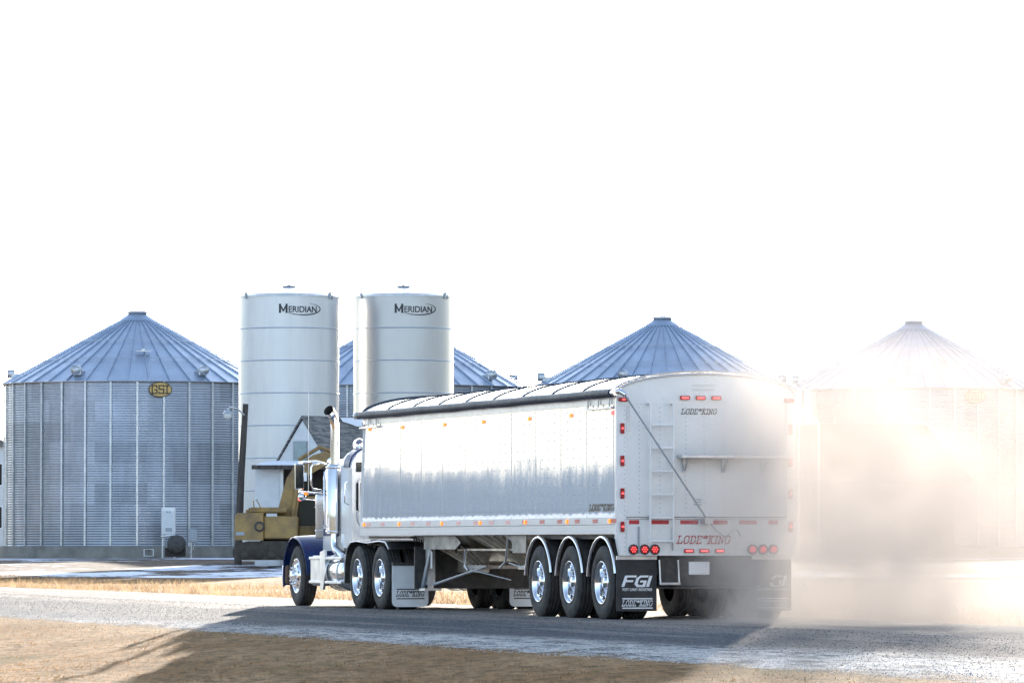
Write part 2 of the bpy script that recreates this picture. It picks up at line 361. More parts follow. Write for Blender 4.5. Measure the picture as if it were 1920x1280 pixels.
def g_road(k):
    tan = k.mix(k.ramp(k.noise(1.2, (.12, 1.2, 1)), .38, .62), (.27, .25, .235), (.18, .168, .16))
    dark = k.mix(k.ramp(k.noise(22, (1, 1, 1), 8, .8), .42, .6), (.055, .063, .075), (.16, .168, .18))
    wob = k.m('ADD', k.y, k.m('MULTIPLY', k.m('SUBTRACT', k.noise(.5, (.3, 1, 1)), .5), 1.6))
    c = k.mix(k.ramp(wob, 2.2, 3.4), tan, dark)
    # wheel paths polished pale
    c = k.mix(k.m('MULTIPLY', k.ramp(k.noise(.8, (.1, 2.4, 1)), .54, .62), .55), c, (.27, .255, .24))
    fine = k.noise(16, (.5, 1, 1), 8, .85)
    edge = k.m('MULTIPLY', k.ramp(fine, .40, .52), k.m('MULTIPLY', k.ramp(k.m('ADD', wob, k.m('MULTIPLY', k.x, -.04)), 4.5, 5.6), k.m('MULTIPLY', k.ramp(k.noise(3, (.35, 1.6, 1), 9, .8), .40, .56), k.ramp(k.x, 40., -10., .35, 1.))))
    c = k.mix(edge, c, (.56, .55, .54))
    g = k.ramp(k.m('ADD', k.y, k.m('MULTIPLY', k.m('SUBTRACT', k.noise(1.6, (.5, 1, 1), 8, .7), .5), 2.2)), 5.85, 6.35)
    return k.mix(g, c, k.mix(k.ramp(k.noise(6, (.4, 1, 1), 8, .75), .4, .65), (.21, .135, .075), (.085, .06, .035)))
def g_yard(k):
    c = k.mix(k.ramp(k.noise(1.5, (1, 1, 1), 8, .7), .4, .6), (.06, .058, .06), (.17, .14, .115))
    far_ = k.ramp(k.y, 240., 262., 0., .12)
    near_ = k.m('MULTIPLY', k.ramp(k.y, 205., 188., 0., .10), k.ramp(k.x, -24., -8.))
    v = k.m('ADD', k.m('ADD', k.noise(.30, (.45, .16, 1), 9, .72), far_), near_)
    return k.mix(k.ramp(v, .54, .60), c, (.72, .77, .88))
M['grass_mat'] = node_ground('grass_ground', g_grass, .03, 12, spec=.012)
M['road_mat'] = node_ground('gravel_road', g_road, .02, 26)
M['yard_mat'] = node_ground('yard_ground', g_yard, .04, 5)
def nonlin(a, b, c, n1, n2, step):   # fine step between a and b, growing outside
    s = list(np.arange(a, b+1e-6, step)); lo = [a - c*(i/n1)**3 for i in range(n1, 0, -1)]; hi = [b + c*(i/n2)**3 for i in range(1, n2+1)]
    return np.array(lo + s + hi)
ts = nonlin(-60, 240, 3500, 20, 20, 1.2)
g = sheet('ground', ts, np.array(sorted(set(list(nonlin(-14, 18, 3500, 40, 24, .5)) + [-2.6, -1.9, 2.2, 5.7, 6.4]))), M['grass_mat'])
tag(g, kind='structure')
r = sheet('road', np.arange(-70, 900, 1.2), np.array([-2.75, -2.6, -1.9, -1, 0, 1, 2.2, 3, 4, 5, 5.7, 6.1, 6.4, 6.5]), M['road_mat'], .012)
tag(r, kind='structure')
# yard strip in front of the bins (world axes)
Xs = np.arange(-70, 62, 2.); Ys = np.arange(172, 272, 2.)
XX, YY = np.meshgrid(Xs, Ys, indexing='ij'); tt, yy = to_local(XX, YY); HH = height(tt, yy) + .014
jit = .9*np.sin(XX*.37) + .6*np.sin(XX*.9+2)
V = np.stack([XX.ravel(), (YY + np.where(YY == 172, jit*5, 0)).ravel(), HH.ravel()], 1); a, b = XX.shape
i = (np.arange(a-1)[:, None]*b + np.arange(b-1)[None]).ravel()
yard = np_mesh('yard', V, np.stack([i, i+b, i+b+1, i+1], 1), M['yard_mat'], smooth=True); tag(yard, kind='structure')

# pebbles on the road, grass tufts on the verge: stuff nobody could count
def scatter_pebbles():
    n = 56000
    y = np.concatenate([rng.uniform(1.6, 6.4, 42000), rng.normal(5.8, .4, 8000), rng.uniform(-2.6, 2, 6000)]); t = -45 + 110*rng.random(n)**1.25
    s = rng.uniform(.004, .010, n); h = height(t, y) + .012
    base = np.array([[1,0,0],[-.5,.87,0],[-.5,-.87,0],[0,0,.8],[0,0,-.5]]); n_ = len(base)
    rot = rng.uniform(0, 6.28, n); c, s_ = np.cos(rot), np.sin(rot); sx = rng.uniform(.7, 1.4, n)
    bx = base[None, :, 0]*sx[:, None]; by = base[None, :, 1]*np.ones((n, 1)); bz = base[None, :, 2]
    V = np.stack([t[:, None] + s[:, None]*(bx*c[:, None]-by*s_[:, None]), y[:, None] + s[:, None]*(bx*s_[:, None]+by*c[:, None]), h[:, None] + s[:, None]*(bz*np.ones((n, 1)))], 2).reshape(-1, 3)
    f = np.array([[0,1,3],[1,2,3],[2,0,3]]); F = (f[None] + (np.arange(n)*n_)[:, None, None]).reshape(-1, 3)
    o = np_mesh('gravel', V, F, M['pebble'], tri=True); o.location = (TX, TY, 0); o.rotation_euler = (0, 0, RZ)
    tag(o, 'loose grey and pale gravel lying along the near edge of the road', 'gravel', kind='stuff')
M['pebble'] = node_ground('pebble', lambda k: k.mix(k.ramp(k.y, 4.4, 5.4), k.mix(k.ramp(k.noise(9), .4, .55), (.22, .22, .22), (.06, .062, .068)), k.mix(k.ramp(k.noise(9), .45, .6), (.62, .61, .60), (.25, .24, .23))), 0)
scatter_pebbles()
def blades(name, t, y, hmin, hmax, wd, lean, mt):
    n = len(t); h = rng.uniform(hmin, hmax, n); z = height(t, y) - .01; a = rng.uniform(0, 6.28, n); w_ = rng.uniform(.5, 1.3, n)*wd
    dx, dy = np.cos(a)*w_, np.sin(a)*w_; L = rng.normal(0, lean, (n, 2))*h[:, None]
    V = np.stack([np.stack([t-dx, y-dy, z], 1), np.stack([t+dx, y+dy, z], 1), np.stack([t+L[:, 0], y+L[:, 1], z+h], 1)], 1).reshape(-1, 3)
    F = np.arange(3*n).reshape(-1, 3)
    o = np_mesh(name, V, F, mt, tri=True); o.location = (TX, TY, 0); o.rotation_euler = (0, 0, RZ)
    return o
M['blade'] = node_ground('dry_grass_blades', lambda k: k.mix(k.ramp(k.noise(.5, (.5, 1, 1)), .56, .68), k.mix(k.ramp(k.noise(9, (1, 1, 1), 3), .35, .65), (.30, .185, .095), (.19, .12, .06)), (.16, .13, .06)), 0)
translucent(M['blade'])
n = 90000; yb = 6.3 + 8.5*rng.random(n)**.9; tb = -42 + 75*rng.random(n)**1.2
keep = rng.random(n) < np.clip((yb-6.2)/.8, .15, 1)
tag(blades('verge_grass', tb[keep], yb[keep], .01, .042, .007, 1.1, M['blade']), 'short dry tan grass covering the near roadside', 'grass', kind='stuff')
n = 42000; yb = -2.9 - 9*rng.random(n)**1.6; tb = -10 + 130*rng.random(n)
cl = np.clip(.45 + .45*np.sin(tb*.31+.6) + .35*np.sin(tb*.9+yb*1.7) + .3*np.sin(tb*2.3-yb), .08, 1.3)
keep = rng.random(n) < cl; tb, yb = tb[keep], yb[keep]
M['weed'] = node_ground('dry_weeds', lambda k: k.mix(k.ramp(k.noise(.35, (1, 1, 1), 4), .42, .58), (.42, .31, .19), (.20, .13, .075)), 0)
translucent(M['weed'])
far = blades('dry_weeds', tb, yb, .04, .24, .010, .7, M['weed'])
tag(far, 'straw coloured weeds and grass along the far side of the road', 'weeds', kind='stuff')

# ------------------------------------------------------------------ wheels
def wheel_parts(parent, t, y, side, kind):
    """kind: 'dual' (deep dish, two tyres) or 'steer' (convex disc, chrome nuts). side +1 = towards camera"""
    Rm = Matrix.Translation((t, y, .52)) @ Matrix.Rotation(-math.pi/2*side, 4, 'X')   # lathe axis z -> side*y outward
    Rt = .52
    def tyre_prof(c, w_):
        h = w_/2
        p = [(.295, c+h*.80), (.33, c+h*.98), (.40, c+h*1.02), (.46, c+h*.98), (.495, c+h*.86), (.515, c+h*.78)]
        k = [.62, .58, .54, .24, .20, .16, -.16, -.20, -.24, -.54, -.58, -.62]
        for i, q in enumerate(k): p.append((Rt - (.014 if i % 3 == 1 else 0), c+h*q))
        p += [(.515, c-h*.78), (.495, c-h*.86), (.46, c-h*.98), (.40, c-h*1.02), (.33, c-h*.98), (.295, c-h*.80)]
        return p
    if kind == 'dual':
        hub = MB().lathe([(0, -.02), (.07, -.02), (.085, -.04), (.09, -.10), (.13, -.12), (.19, -.125), (.235, -.16), (.25, -.2)], 28, mat=Rm)
        for k in range(10):
            a = 2*math.pi*k/10; hub.lathe([(.012, 0), (.016, .0), (.016, .05), (0, .055)], 6, mat=Rm @ Matrix.Translation((.155*math.cos(a), .155*math.sin(a), -.123)))
        h = hub.build('wheel', M['polished'], parent)
        MB().lathe([(.25, -.2), (.262, -.12), (.268, -.03), (.283, .0), (.292, .012), (.30, .01), (.302, -.01), (.29, -.03), (.275, -.25)], 40, mat=Rm).build('rim', M['chrome'], h)
        MB().lathe(tyre_prof(-.125, .27), 44, mat=Rm).build('tyre', M['tyre'], h)
        MB().lathe(tyre_prof(-.455, .27), 40, mat=Rm).build('tyre', M['tyre'], h)
    else:
        hub = MB().lathe([(0, .10), (.06, .10), (.08, .085), (.085, .05), (.13, .035), (.18, .03), (.215, .0), (.235, -.03)], 30, mat=Rm)
        for k in range(10):
            a = 2*math.pi*k/10
            hub.lathe([(.014, 0), (.019, .0), (.017, .05), (0, .07)], 8, mat=Rm @ Matrix.Translation((.14*math.cos(a), .14*math.sin(a), .03)))
            a += math.pi/10; hub.lathe([(.0, .006), (.024, .005)], 10, m=1, mat=Rm @ Matrix.Translation((.2*math.cos(a), .2*math.sin(a), .012)))
        h = hub.build('wheel', [M['chrome'], M['black']], parent)
        MB().lathe([(.235, -.03), (.26, -.045), (.272, -.02), (.285, .0), (.298, .004), (.30, -.01), (.28, -.05)], 40, mat=Rm).build('rim', M['chrome'], h)
        MB().lathe(tyre_prof(-.125, .27), 44, mat=Rm).build('tyre', M['tyre'], h)
    return h

# ================================================================== GRAIN TRAILER
TL = 13.5
tr = empty('grain_trailer', (TX, TY, 0), RZ)
tag(tr, 'long white tri-axle hopper grain trailer with rolled tarp, hitched behind the truck', 'trailer')
def front_t(z): return 13.52 - (z-1.2)*.13
# --- sides (slightly wavy sheet metal, riveted)
def side_panel(sgn):
    nx, nz = 620, 22; Z0, Z1 = 1.43, 3.0
    xs = np.linspace(0.0, 1.0, nx); zs = np.linspace(Z0, Z1, nz)
    r_ = np.random.default_rng(3 if sgn > 0 else 4)
    base = np.zeros(nx); X = xs*13.4
    for f_, a_ in ((1/1.28, .5), (1/.61, .35), (1/.30, .45), (1/.15, .16), (1/3.3, .35)):
        base += a_*np.sin(2*math.pi*(X*f_ + r_.random()))
    nn = np.convolve(np.interp(X, np.linspace(0, 13.4, 80), r_.normal(0, 1, 80)), np.hanning(9)/np.hanning(9).sum(), 'same'); base += .5*nn
    tl = np.interp(X, np.linspace(0, 13.4, 60), r_.normal(0, 1, 60))
    V = np.zeros((nx, nz, 3))
    for j, z in enumerate(zs):
        u = (z-Z0)/(Z1-Z0); L = front_t(z) - .02
        V[:, j, 0] = .02 + xs*L
        low = math.exp(-u*6.5)
        d = .00025*base*math.sin(math.pi*u*1.5+.4) + .00014*tl*math.sin(math.pi*u*3) + .0040*low*(.62+.38*np.abs(np.sin(math.pi*X/.305))) 
        if 0 < j < nz-1: V[:, j, 1] = sgn*(1.3 + d)
        else: V[:, j, 1] = sgn*1.3
        V[:, j, 2] = z
    i = (np.arange(nx-1)[:, None]*nz + np.arange(nz-1)[None]).ravel()
    F = np.stack([i, i+nz, i+nz+1, i+1], 1)
    if sgn > 0: F = F[:, ::-1]
    o = np_mesh('side_panel', V.reshape(-1, 3), F, M['side_paint'], tr, smooth=True)
    # rivet rows
    mb = MB()
    for c in range(44):
        x = .16 + c*.305; seam = (c % 4 == 0); st = .07 if seam else .13
        z = 1.5
        while z < 2.97:
            if x < front_t(z)-.08:
                e = .0085; yy_ = sgn*1.3025; mb.add([(x-e, yy_, z-e), (x+e, yy_, z-e), (x+e, yy_, z+e), (x-e, yy_, z+e), (x, yy_+sgn*.006, z)], [(0, 1, 4), (1, 2, 4), (2, 3, 4), (3, 0, 4)])
            z += st
        if seam:
            MB().box(x-.003, x+.003, sgn*1.298, sgn*1.3035, 1.44, 2.99).build('panel_seam', M['rivet'], o)
    rv = bpy.data.meshes.new('rv'); rv.from_pydata(mb.v, [], mb.f); rv.polygons.foreach_set('material_index', [1]*len(mb.f))
    import bmesh
    bm_ = bmesh.new(); bm_.from_mesh(o.data); bm_.from_mesh(rv); o.data.materials.append(M['rivet']); bm_.to_mesh(o.data); bm_.free(); bpy.data.meshes.remove(rv)
    return o
side_panel(1); side_panel(-1)
for s in (1, -1):
    mb = MB().box(.0, 13.5, s*1.27, s*1.315, 1.2, 1.325)
    for k in range(150):
        for z in (1.235, 1.29):
            if k < 104 and k > 60 and k % 3 == 0: continue
            x = .12 + k*.089; e = .008; yy_ = s*1.3165
            mb.add([(x-e, yy_, z-e), (x+e, yy_, z-e), (x+e, yy_, z+e), (x-e, yy_, z+e)], [(0, 1, 2, 3)], 1)
    mb.build('bottom_rail', [M['white_paint'], M['rivet']], tr)
    MB().box(.0, 13.5, s*1.28, s*1.322, 1.333, 1.43).build('side_rail', M['white_paint'], tr)
    MB().add([(0, s*1.29, 3.0), (front_t(3.0), s*1.29, 3.0), (front_t(3.1), s*1.29, 3.1), (0, s*1.29, 3.1), (0, s*1.32, 3.0), (front_t(3.0), s*1.32, 3.0), (front_t(3.1), s*1.32, 3.1), (0, s*1.32, 3.1)],
             [(0,1,2,3),(4,7,6,5),(0,4,5,1),(3,2,6,7),(0,3,7,4),(1,5,6,2)]).build('top_rail', M['alu_trim'], tr)
# front wall
MB().add([(13.5, 1.28, 1.2), (13.5, -1.28, 1.2), (front_t(3.08)-.02, -1.28, 3.08), (front_t(3.08)-.02, 1.28, 3.08), (13.42, 1.28, 1.2), (13.42, -1.28, 1.2), (front_t(3.08)-.1, -1.28, 3.08), (front_t(3.08)-.1, 1.28, 3.08)],
         [(0,1,2,3),(7,6,5,4),(0,3,7,4),(1,5,6,2),(3,2,6,7),(0,4,5,1)]).build('front_wall', M['white_paint'], tr)
MB().tube([(13.535, 1.3, 1.2), (front_t(3.1)+.015, 1.3, 3.1)], .025, 8).build('corner_post', M['white_paint'], tr)
MB().tube([(13.535, -1.3, 1.2), (front_t(3.1)+.015, -1.3, 3.1)], .025, 8).build('corner_post', M['white_paint'], tr)
# rear
for s in (1, -1):
    mb = MB().prism([(s*1.322, 1.14), (s*1.322, 3.12), (s*1.18, 3.12), (s*1.18, .9), (s*1.27, .9)][::s], -.03, .045, 'x')
    for k in range(34):
        z = .95+k*.063; mb.box(-.033, -.0302, s*1.2-.006, s*1.2+.006, z, z+.012, 1)
    mb.build('rear_post', [M['white_paint'], M['rivet']], tr)
mb = MB().box(-.01, .04, -1.178, 1.178, 1.44, 3.0)
for y in (.98, .68, .30, .03, -.25, -.52, -.8, -1.05):
    for k in range(24):
        z = 1.5+k*.063; mb.add([(-.0125, y-.007, z-.007), (-.0125, y+.007, z-.007), (-.0125, y+.007, z+.007), (-.0125, y-.007, z+.007)], [(0, 1, 2, 3)], 1)
mb.build('rear_wall', [M['rear_paint'], M['rivet']], tr)
mb = MB().box(-.035, .04, -1.178, 1.178, .9, 1.425)
mb.box(-.045, -.036, -1.17, 1.17, 1.40, 1.415, 1)
mb.build('rear_sill', [M['rear_paint'], M['rivet']], tr)
arch = [(1.3, 3.0)] + [(1.3*math.cos(a), 3.14 + .27*math.sin(a)) for a in np.linspace(0.0, math.pi, 24)] + [(-1.3, 3.0)]
mb = MB().prism([(y_, z_) for y_, z_ in arch], -.015, .03, 'x'); mb.build('rear_header', M['rear_paint'], tr)
mb = MB(); mb.tube([(-.03, y_, z_+.012) for y_, z_ in arch[1:-1]], .014, 6).build('header_trim', M['alu_trim'], tr)
MB().box(-.03, -.02, -.12, .2, 3.26, 3.272).box(-.03, -.02, -.12, .2, 3.20, 3.212).build('header_slot', M['alu_trim'], tr)
# tarp
def tz(y): return 3.13 + .325*math.sqrt(max(0, 1-(y/1.36)**2))
ny = 26; yv = [1.36*math.cos(a) for a in np.linspace(.06, math.pi-.06, ny)]; xv = np.linspace(-.02, 13.28, 110)
V = [];
for x in xv:
    sag = .02*(math.sin(math.pi*(x/1.48))**2)
    for y in yv: V.append((x, y, tz(y) - sag*(1-abs(y)/1.36) + .004))
F = [(i*ny+j, (i+1)*ny+j, (i+1)*ny+j+1, i*ny+j+1) for i in range(len(xv)-1) for j in range(ny-1)]
tarp = MB().add(V, F, 0, True).build('tarp', M['tarp_white'], tr)
for k in range(10):
    x = 0.0 + k*1.475; MB().tube([(x, y, tz(y)+.012) for y in yv[1:-1]], .012 if 0 < k < 9 else (.012 if k == 0 else .028), 6).build('bow', M['tarp_navy'] if k else M['alu_trim'], tarp)
# dark edge cloth + roll tube on the near side
mb = MB()
N_ = 90; P_ = []
for i in range(N_+1):
    x = -.02 + 13.36*i/N_; P_.append((x, 1.385 + .003*math.sin(x*4), 3.148 + .003*math.sin(x*2.1)))
mb.tube(P_, [.060 + .005*abs(math.sin(p[0]*math.pi/1.48))**6 for p in P_], 14)
mb.build('tarp_roll', M['tarp_navy'], tr)
MB().tube([(13.3, 1.385, 3.15), (13.48, 1.385, 3.15)], .03, 8).lathe([(0, 0), (.06, 0), (.06, .05), (0, .05)], 14, mat=Matrix.Translation((13.45, 1.385, 3.15)) @ Matrix.Rotation(math.pi/2, 4, 'Y')).build('roll_end', M['alu_trim'], tr)
mb = MB().tube([(-.02, 1.385, 3.15), (-.2, 1.385, 3.15)], .045, 10).tube([(-.12, 1.385, 3.15), (-.24, 1.33, 3.17), (-.27, 1.27, 3.12)], .04, 10)
mb.build('crank_joint', M['polished'], tr)
mb = MB().tube([(-.24, 1.28, 3.14), (-.24, .05, 1.38)], .013, 8)
mb.build('crank_rod', M['grey_box'], tr)
mb = MB().tube([(-.24, .05, 1.38), (-.24, -.08, 1.24), (-.24, -.2, 1.17), (-.24, -.34, 1.27), (-.24, -.40, 1.27)], .013, 8).tube([(-.24, -.38, 1.28), (-.24, -.44, 1.17)], .022, 8).box(-.26, -.05, -.02, .1, 1.34, 1.42)
mb.build('crank_handle', M['alu_trim'], tr)
for x0, x1 in ((.12, 1.35), (12.35, 13.45)):
    mb = MB().box(x0, x1, 1.325, 1.355, 2.94, 2.965)
    for x in (x0+.1, (x0+x1)/2, x1-.15): mb.tube([(x, 1.34, 2.95), (x, 1.34, 3.08)], .012, 6)
    mb.build('tarp_bracket', M['alu'], tr)
# side marker lights + reflective tape
def inv(px, py, y=1.32):
    k = (px-960)/9800; ox, oz = TX, TY
    t = (k*(oz+y*ly) - ox - y*lx)/(ux-k*uy); Z = oz + t*uy + y*ly
    return t, 1.04 + (1022-py)*Z/9800
def light(t, y, z, dx, dy, dz, mt, base=M['black'], nm='marker_light'):
    b_ = MB().box(t-dx, t+dx, y-dy, y+dy, z-dz, z+dz, bev=min(dx, dy, dz)*.5, m=0)
    return b_.build(nm, mt, tr)
for px, py in ((691, 805), (753, 801), (832, 796), (905, 791), (991, 785), (1069, 779), (1147, 774)):
    t, z = inv(px, py); light(t, 1.312, z, .045, .014, .026, M['amber'] if px < 1140 else M['red_led'])
for px in (683.5, 749, 829, 901, 986, 1064, 1144):
    t, z = inv(px, 981); light(t, 1.332, 1.378, .045, .012, .03, M['amber'])
mb = MB()
for k, px in enumerate((691.8, 717.6, 773.9, 803.4, 860, 892, 921.5, 952.5, 983.4, 1016.6, 1049.5, 1082.4, 1116, 1151)):
    t, z = inv(px, 981); MB().box(t-.115, t+.115, 1.322, 1.3245, 1.352, 1.408).build('reflective_tape', M['tape_side'] if k > 7 else M['tape_pale'], tr)
# rear lamps
for z in (2.66, 2.21, 1.76, 1.30):
    for s in (1, -1):
        l = light(-.045, s*1.237, z, .016, .028, .072, M['red_lens'])
        MB().box(-.0665, -.0615, s*1.237-.015, s*1.237+.015, z-.012, z+.012).build('lit_diode', M['red_led'], l)
for s in (1, -1):
    l = light(-.045, s*1.22, 3.06, .016, .072, .028, M['red_lens'])
    MB().box(-.0665, -.0615, s*1.22-.02, s*1.22+.02, 3.05, 3.07).build('lit_diode', M['red_led'], l)
for y, z in ((.265, .965), (.04, .965), (-.19, .965), (.32, 3.09), (.09, 3.09), (-.14, 3.09)):
    l = light(-.045, y, z, .014, .072, .027, M['red_lens'])
    MB().box(-.0625, -.0595, y-.05, y+.05, z-.012, z+.012).build('lit_diode', M['red_led'], l)
RX = lambda y, z, t=-.036: Matrix.Translation((t, y, z)) @ Matrix.Rotation(-math.pi/2, 4, 'Y')
for y in (1.076, .915, .765, -.67, -.825, -.98):
    l = MB().lathe([(.072, 0), (.072, .02), (.06, .024), (.056, .018)], 22, mat=RX(y, .985)).build('tail_light', M['black'], tr)
    MB().lathe([(.057, .018), (.04, .022), (0, .024)], 18, mat=RX(y, .985)).build('lens', M['red_lens'], l)
    mb = MB()
    for a in [None] + [k*math.pi/3 for k in range(6)]:
        cy_, cz_ = (y, .985) if a is None else (y+.033*math.cos(a), .985+.033*math.sin(a))
        mb.lathe([(.009, .022), (.009, .028), (0, .029)], 8, mat=RX(cy_, cz_))
    mb.build('lit_diode', M['red_led'], l)
ypx = lambda px: 1.3-(px-1157)/129.5
mb = MB()
for a, b in ((1178, 1197), (1219, 1253), (1275, 1309), (1331, 1365), (1387, 1421), (1443, 1462)):
    MB().box(-.0385, -.036, ypx(b), ypx(a), 1.335, 1.39).build('reflective_tape', M['tape'], tr)
# lettering
W = [M['decal_red'], M['rear_paint']]
xf(letters('LODE^KING', .78, .12), REAR(-.037, .04, 1.12)).build('lettering', W, tr)
xf(letters('LODE^KING', .52, .08), REAR(-.012, .1, 2.9)).build('lettering', [M['decal_dark'], M['rear_paint']], tr)
t0, _ = inv(1103, 952); t1, _ = inv(1149, 952)
xf(letters('LODE^KING', abs(t1-t0), .1, heavy=1.2), SIDE((t0+t1)/2, 1.306, 1.57)).build('lettering', [M['decal_dark'], M['side_paint']], tr)
# ladder
lad = MB()
for y in (.86, .52): lad.tube([(-.13, y, 1.075), (-.13, y, 3.0)], .017, 8)
lad.build('ladder_rail', M['white_paint'], tr)
for k in range(6):
    z = 1.10 + k*.322; MB().box(-.155, -.105, .53, .85, z-.016, z+.016, bev=.008).build('ladder_rung', M['white_paint'], tr)
mb = MB()
for y in (.86, .52):
    for z in (1.42, 2.98): mb.box(-.13, -.03, y-.012, y+.012, z, z+.03)
mb.build('ladder_mount', M['alu'], tr)
MB().box(-.06, -.047, .99, 1.01, .93, 1.3).box(-.06, -.047, .50, .515, .97, 1.3).build('door_rod', M['grey_box'], tr)
sh = MB().box(-.27, -.02, -1.18, .43, 2.245, 2.30, bev=.01).build('shelf', M['alu'], tr)
for px in (1283, 1358, 1434):
    y = ypx(px); MB().box(-.03, -.012, y-.025, y+.025, 2.05, 2.24).hexa([(-.05,y-.012,2.07),(-.02,y-.012,2.07),(-.02,y+.012,2.07),(-.05,y+.012,2.07),(-.2,y-.012,2.24),(-.15,y-.012,2.24),(-.15,y+.012,2.24),(-.2,y+.012,2.24)]).build('bracket', M['alu_trim'], sh)
mb = MB()
for z in (1.67, 1.635, 1.60): mb.box(-.02, -.0102, .07, .18, z, z+.012)
mb.build('vent_slot', M['grey_box'], tr)
MB().box(-.012, -.0105, 1.115, 1.165, 2.62, 2.98).build('inspection_plate', M['alu_trim'], tr)
# mud flaps with print
for s in (1, -1):
    y1, y2 = (1.285, .70) if s > 0 else (-.70, -1.285); yc = (y1+y2)/2
    MB().box(.06, .1, y2, y1, .845, .895).build('flap_bar', M['alu'], tr)
    fl = MB().box(.07, .082, y2, y1, .13, .843).build('mud_flap', M['flap_black'], tr)
    xf(letters('fhi', .40, .155, thick=1.25, shear=.22, cut=False), REAR(.069, yc-.01, .545)).build('lettering', M['decal_white'], fl)
    xf(font_mb('FORT GARRY INDUSTRIES', .43, .038, off=.01), REAR(.068, yc-.01, .43)).build('lettering', M['decal_white'], fl)
    xf(letters('LODE^KING', .44, .085), REAR(.069, yc-.01, .24)).build('lettering', [M['decal_white'], M['flap_black']], fl)
    MB().box(.064, .0695, yc-.23, yc+.21, .295, .312).box(.064, .0695, yc-.23, yc+.21, .165, .182).build('stripe', M['decal_white'], fl)
mb = MB().tube([(-.0, .685, .84), (-.02, .675, .52)], .012, 8).tube([(0, .41, .84), (-.02, .40, .52)], .012, 8).box(-.05, .01, .385, .69, .49, .53, bev=.01)
mb.build('rear_step', M['alu'], tr)
MB().box(.05, .06, -.07, .235, .635, .815, bev=.004).build('licence_plate', M['decal_white'], tr)
MB().box(.065, .13, -1.1, .66, .48, .9).box(.07, .12, -.68, .69, .44, .47).build('rear_bumper', M['black'], tr)
# running gear
for y in (.5, -.5): MB().box(.15, 5.3, y-.05, y+.05, .72, 1.19).build('frame_rail', M['black'], tr)
mb = MB().box(.2, 4.6, -1.2, 1.2, 1.13, 1.19)
mb.box(.2, 4.55, .95, .97, .88, 1.15).box(.2, 4.55, -.97, -.95, .88, 1.15)
mb.build('underfloor', M['black'], tr)
for i, t in enumerate((.74, 2.24, 3.74)):
    MB().tube([(t, -.9, .52), (t, .9, .52)], .065, 12).box(t-.5, t+.5, .36, .44, .48, .62).box(t-.5, t+.5, -.44, -.36, .48, .62).lathe([(0, -.1), (.12, -.1), (.14, .05), (0, .05)], 14, mat=Matrix.Translation((t-.3, .42, .74))).build('axle', M['black'], tr)
    for s in (1, -1):
        wheel_parts(tr, t, s*1.285, s, 'dual')
        mb = MB(); A = np.linspace(R(12), R(172), 26); ro = .635
        V = []
        for a in A: V += [(t - ro*math.cos(a), s*1.27, .52+ro*math.sin(a)), (t - ro*math.cos(a), s*.62, .52+ro*math.sin(a))]
        F = [(2*k, 2*k+1, 2*k+3, 2*k+2) for k in range(len(A)-1)]
        f_ = mb.add(V, F, 0, True).build('fender', M['black'], tr)
        MB().tube([(t - ro*math.cos(a), s*1.285, .52+ro*math.sin(a)) for a in A], .026, 8).build('fender_edge', M['polished'], f_)
        MB().tube([(t+.7, s*.9, .66), (t+.4, s*1.0, .66)], .014, 6).build('fender_stay', M['alu'], f_)
# hoppers
for c in (6.35, 9.3):
    tl, bl, tw, bw, z0, z1 = 1.42, .55, 1.20, .60, .74, 1.2
    P_ = [(c-bl, -bw, z0), (c+bl, -bw, z0), (c+bl, bw, z0), (c-bl, bw, z0), (c-tl, -tw, z1), (c+tl, -tw, z1), (c+tl, tw, z1), (c-tl, tw, z1)]
    hp = MB().hexa(P_)
    for k in range(5):
        x = c-bl+.1+k*(2*bl-.2)/4; hp.tube([(x, bw+.01, z0), (x + (x-c)*.9, tw, z1-.02)], .02, 5)
    h = hp.build('hopper', M['hopper'], tr)
    MB().box(c-.6, c+.6, -.62, .62, .68, .735).build('hopper_gate', M['alu_trim'], h)
    MB().lathe([(.05, 0), (.062, 0), (.062, .03), (.05, .03), (.0, .02)], 16, mat=Matrix.Translation((c-.35, .98, .98)) @ Matrix.Rotation(-R(60), 4, 'X')).build('sight_glass', M['black'], h)
for pg in ([(4.62, 1.19), (5.75, 1.19), (5.35, 1.10), (5.30, .93), (4.62, .93)], [(8.35, 1.19), (10.1, 1.19), (10.1, .98), (8.35, .98), (8.05, 1.08)]):
    MB().prism(pg, 1.19, 1.205).build('side_plate', M['galv_dull'], tr)
MB().box(4.7, 10.0, -.62, -.60, .72, 1.19).build('centre_panel', M['hopper'], tr)
MB().box(5.2, 8.6, .30, 1.1, .96, .99).box(5.4, 8.4, .62, .64, .80, .96).build('cross_panel', M['hopper'], tr)
for a in (((7.95, 1.15, .98), (8.2, 1.1, .74), (8.05, 1.08, .66)), ((5.7, 1.15, 1.15), (6.0, 1.1, .8), (6.3, 1.1, .7))): MB().tube(a, .022, 6).build('gate_crank', M['alu'], tr)
MB().tube([(8.1, 1.08, .68), (6.9, .75, .52)], .01, 5).build('crank_bar', M['alu_trim'], tr)
MB().tube([(5.9, 1.08, .78), (4.8, .9, .62)], .012, 5).build('crank_bar', M['alu_trim'], tr)
for y in (.42, -.42): MB().box(4.6, 13.3, y-.06, y+.06, .96, 1.19).build('frame_rail', M['alu_trim'], tr)
MB().box(10.9, 13.4, -1.2, 1.2, 1.15, 1.19).build('nose_floor', M['black'], tr)
